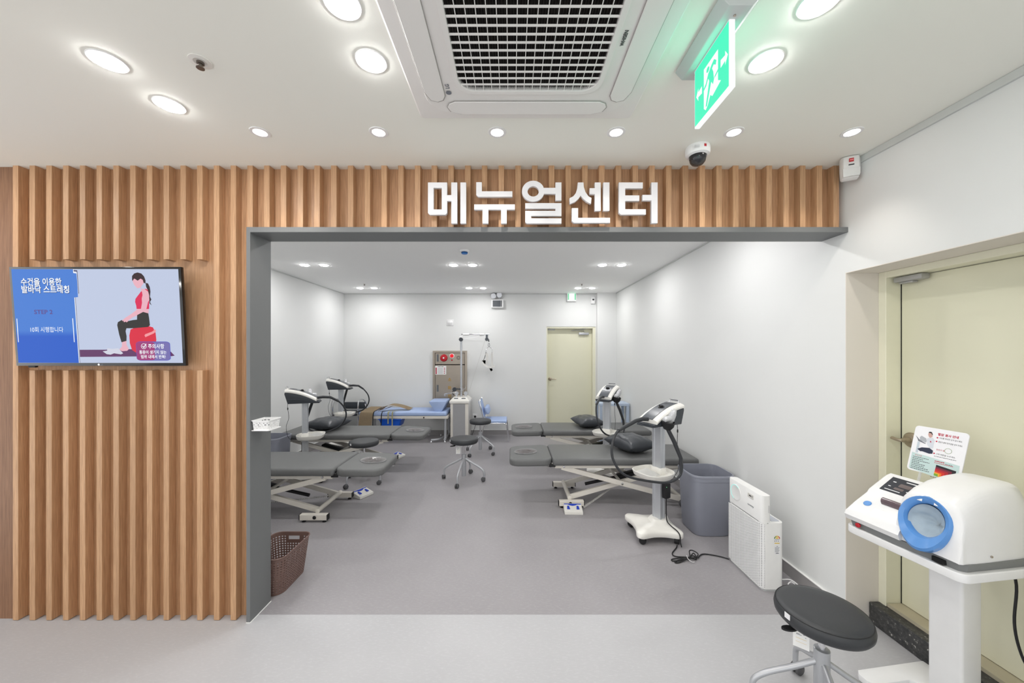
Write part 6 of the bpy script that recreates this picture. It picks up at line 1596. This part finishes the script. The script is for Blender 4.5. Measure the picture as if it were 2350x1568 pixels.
# ------------------------------------------------------------------ fittings on the back wall
def wx(px): return (px - 1174) / 123.5
def wz(py): return CAM_H + (806 - py) / 123.5
def fire_cabinet():
    x0, x1, z1, z0 = wx(994.5), wx(1072), wz(805.5), 0.30
    t = thing('fire_cabinet', 'stainless fire hose cabinet with a red alarm bell', 'fire cabinet', ((x0 + x1) / 2, YB, z0))
    w, h = x1 - x0, z1 - z0
    fr = shape([R4(-w / 2, 0, w / 2, h), R4(-w / 2 + 0.035, 0.035, w / 2 - 0.035, h - 0.035)], 0.02, 0.002)
    F = MAT((1, 0, 0), (0, 0, 1), (0, -1, 0), (0, -0.023, 0))
    obj('frame', put(fr, F), STEEL, t, False)
    b = NB(); box(b, -w / 2 + 0.040, w / 2 - 0.040, -0.030, -0.004, 0.040, h - 0.265, 0.003, 1); dr = obj('door', b, STEEL, t)
    b = NB(); box(b, -w / 2 + 0.040, w / 2 - 0.040, -0.028, -0.004, h - 0.250, h - 0.040, 0.002, 1); pn = obj('alarm_panel', b, STEEL, t)
    obj('backing', box(NB(), -w / 2 + 0.03, w / 2 - 0.03, -0.010, -0.003, 0.03, h - 0.03), DARKHOLE, t, False)
    def disc(name, px, py, r, d, m, par, y=-0.028):
        q = NB(); lathe(q, [(0, d), (r * 0.5, d), (r * 0.85, d * 0.75), (r, d * 0.3), (r, 0)], 28, MAT((1, 0, 0), (0, 0, 1), (0, -1, 0), (wx(px) - (x0 + x1) / 2, y, wz(py) - z0)))
        return obj(name, q, m, par)
    bell = disc('alarm_bell', 980 + 257 / 6.53, 780 + 273 / 6.53, 0.068, 0.035, RED, pn)
    disc('bell_cap', 980 + 257 / 6.53, 780 + 273 / 6.53, 0.015, 0.006, WHITE, bell, -0.063)
    rl = disc('lamp_ring', 980 + 377 / 6.53, 780 + 240 / 6.53, 0.046, 0.010, WHITE, pn)
    disc('alarm_lamp', 980 + 377 / 6.53, 780 + 240 / 6.53, 0.034, 0.035, screen_mat('alarm_red', S(240, 40, 50), 0.9), rl, -0.036)
    disc('call_button', 980 + 377 / 6.53, 780 + 305 / 6.53, 0.014, 0.008, RED, pn)
    for k in range(12):
        a = 2 * PI * k / 12
        sl = box(NB(), -0.012, 0.012, -0.0290, -0.0275, -0.003, 0.003, M=T(wx(980 + 475 / 6.53) - (x0 + x1) / 2 + 0.028 * math.cos(a), 0, wz(780 + 270 / 6.53) - z0 + 0.028 * math.sin(a)) @ RY(-a))
        obj('speaker_slot', sl, DARKHOLE, pn, False)
    GREYB = mat('pull_grey', S(104, 108, 112), 0.5)
    for py0, py1, par in ((218, 325, pn), (675, 775, dr)):
        q = NB(); xx = wx(980 + 165 / 6.53) - (x0 + x1) / 2; box(q, xx - 0.017, xx + 0.017, -0.034, -0.027, wz(780 + py1 / 6.53) - z0, wz(780 + py0 / 6.53) - z0, 0.002, 1); obj('pull_handle', q, GREYB, par)
    nx0, nx1, nz0, nz1 = wx(980 + 125 / 6.53) - (x0 + x1) / 2, wx(980 + 292 / 6.53) - (x0 + x1) / 2, wz(780 + 520 / 6.53) - z0, wz(780 + 390 / 6.53) - z0
    q = NB(); box(q, nx0, nx1, -0.0315, -0.0302, nz0, nz1); nt = obj('notice_sheet', q, PAPER, dr, False)
    N = MAT((1, 0, 0), (0, 0, 1), (0, -1, 0), (0, -0.0318, 0))
    obj('notice_title', put(shape([R4(nx0 + 0.05, nz1 - 0.020, nx0 + 0.105, nz1 - 0.012), R4(nx0 + 0.115, nz1 - 0.020, nx1 - 0.05, nz1 - 0.012)]), N), INK, nt, False)
    obj('notice_red', put(shape([ellipse(0.014, 0.012, 14, nx0 + 0.022, nz1 - 0.045 - 0.024 * k) for k in range(5)] + [R4(nx1 - 0.045, nz1 - 0.05 - 0.03 * k, nx1 - 0.02, nz1 - 0.038 - 0.03 * k) for k in range(4)]), N), REDINK, nt, False)
    obj('notice_lines', put(shape([R4(nx0 + 0.05, nz1 - 0.040 - 0.012 * k, nx1 - 0.06, nz1 - 0.037 - 0.012 * k) for k in range(10)]), N), GREYINK, nt, False)
    for ch, py in (('소', 616), ('화', 742), ('전', 868)):
        me = text_mesh(ch, 0.075, 0.002, 0.0012, 'CENTER')
        obj('gold_letter', put(me, MAT((1, 0, 0), (0, 0, 1), (0, -1, 0), (wx(980 + 343 / 6.53) - (x0 + x1) / 2, -0.032, wz(780 + py / 6.53) - z0))), GOLD, dr, False)
fire_cabinet()

def emergency_light():
    t = thing('emergency_light', 'white twin-head emergency light high on the back wall', 'emergency light', (wx(1142), YB, wz(709)))
    w, h = 0.225, 0.165
    b = NB(); box(b, -w / 2, w / 2, -0.075, 0, 0.012, h, 0.008, 2); obj('case', b, WHITE, t)
    b = NB(); box(b, -w / 2 + 0.025, w / 2 - 0.06, -0.078, -0.074, 0.03, h - 0.02); obj('spec_plate', b, GREY_P, t, False)
    b = NB(); box(b, w / 2 - 0.055, w / 2 - 0.035, -0.078, -0.074, 0.03, h - 0.02); obj('switch_plate', b, CHAR, t, False)
    for x, z in ((-0.075, 0.225), (0.035, 0.245)):
        q = NB(); lathe(q, [(0, 0.0), (0.052, 0.002), (0.056, -0.012), (0.045, -0.045), (0.015, -0.055), (0, -0.055)], 28, MAT((1, 0, 0), (0, 0, 1), (0, -1, 0), (x, -0.085, z)) @ RX(0.15)); tube(q, [(x, -0.04, h - 0.01), (x, -0.05, z - 0.02)], 0.014, 10); hd = obj('lamp_head', q, mat('lamp_head_grey', S(186, 188, 192), 0.35), t)
        q = NB(); lathe(q, [(0, 0.004), (0.012, 0.004), (0.046, 0.003), (0.048, 0.0)], 24, MAT((1, 0, 0), (0, 0, 1), (0, -1, 0), (x, -0.0855, z)) @ RX(0.15)); obj('lamp_glass', q, mat('lamp_reflector', S(184, 186, 190), 0.15, metal=0.6), hd)
emergency_light()
t = thing('wall_speaker', 'square white wall speaker plate with a round boss', 'speaker', (wx(1033), YB, wz(740.5)))
b = NB(); box(b, -0.066, 0.066, -0.012, 0, -0.060, 0.060, 0.006, 2); obj('plate', b, WHITE, t)
b = NB(); lathe(b, [(0, 0.030), (0.020, 0.028), (0.032, 0.018), (0.046, 0.012), (0.048, 0)], 28, MAT((1, 0, 0), (0, 0, 1), (0, -1, 0), (0, -0.011, 0))); obj('boss', b, WHITE, t)

t = thing('exit_lamp', 'small lit green and white exit lamp above the cream back door', 'exit sign', (wx(1311), YB, wz(693)))
b = NB(); box(b, -0.088, 0.088, -0.05, 0, 0, 0.155, 0.006, 2); obj('case', b, WHITE, t)
b = NB(); box(b, -0.072, 0.072, -0.054, -0.049, 0.016, 0.145); fa = obj('lit_face', b, screen_mat('pale_exit', S(236, 250, 240), 1.1), t, False)
for s in (-1, 1):
    b = NB(); box(b, s * 0.062 - 0.010, s * 0.062 + 0.010, -0.0555, -0.0538, 0.03, 0.145); obj('green_bar', b, screen_mat('exit_bar_green', S(110, 220, 160), 0.95), fa, False)
G = bpy.data.lights.new('exit_glow', 'AREA'); G.size = 0.12; G.energy = 0.05; G.color = (0.3, 1.0, 0.6)
g = bpy.data.objects.new('exit_glow', G); COL.objects.link(g); g.parent = t; g.location = (0, -0.06, 0.08); g.rotation_euler = (-PI / 2, 0, 0)

t = thing('wall_sensor', 'small white security sensor in the corner by the back door', 'sensor', (wx(1360), YB, wz(691)))
obj('housing', sensor_body(0.085, 0.12, 0.06).copy() if False else sensor_body(0.085, 0.12, 0.06), WHITE, t, ang=40)
b = NB(); box(b, -0.018, 0.016, -0.062, -0.050, 0.005, 0.03); obj('dark_eye', b, INK, t, False)
b = NB(); box(b, -0.02, 0.03, -0.02, 0.0, 0.05, 0.085, 0.004, 1); obj('mount', b, WHITE, t)

t = thing('wall_socket', 'white wall socket with a black plug beside the traction tower', 'socket', (wx(1090.5), YB, wz(956)))
b = NB(); box(b, -0.042, 0.042, -0.010, 0, -0.035, 0.045, 0.004, 2); obj('plate', b, WHITE, t)
b = NB(); lathe(b, [(0, 0.03), (0.018, 0.03), (0.021, 0.01), (0.021, 0)], 18, MAT((1, 0, 0), (0, 0, 1), (0, -1, 0), (0, -0.010, 0.0))); tube(b, [(0, -0.035, -0.005), (0.01, -0.06, -0.03), (0.02, -0.05, -0.12), (-0.05, -0.08, -0.33)], 0.004, 6, 4); obj('plug', b, BLACK, t)
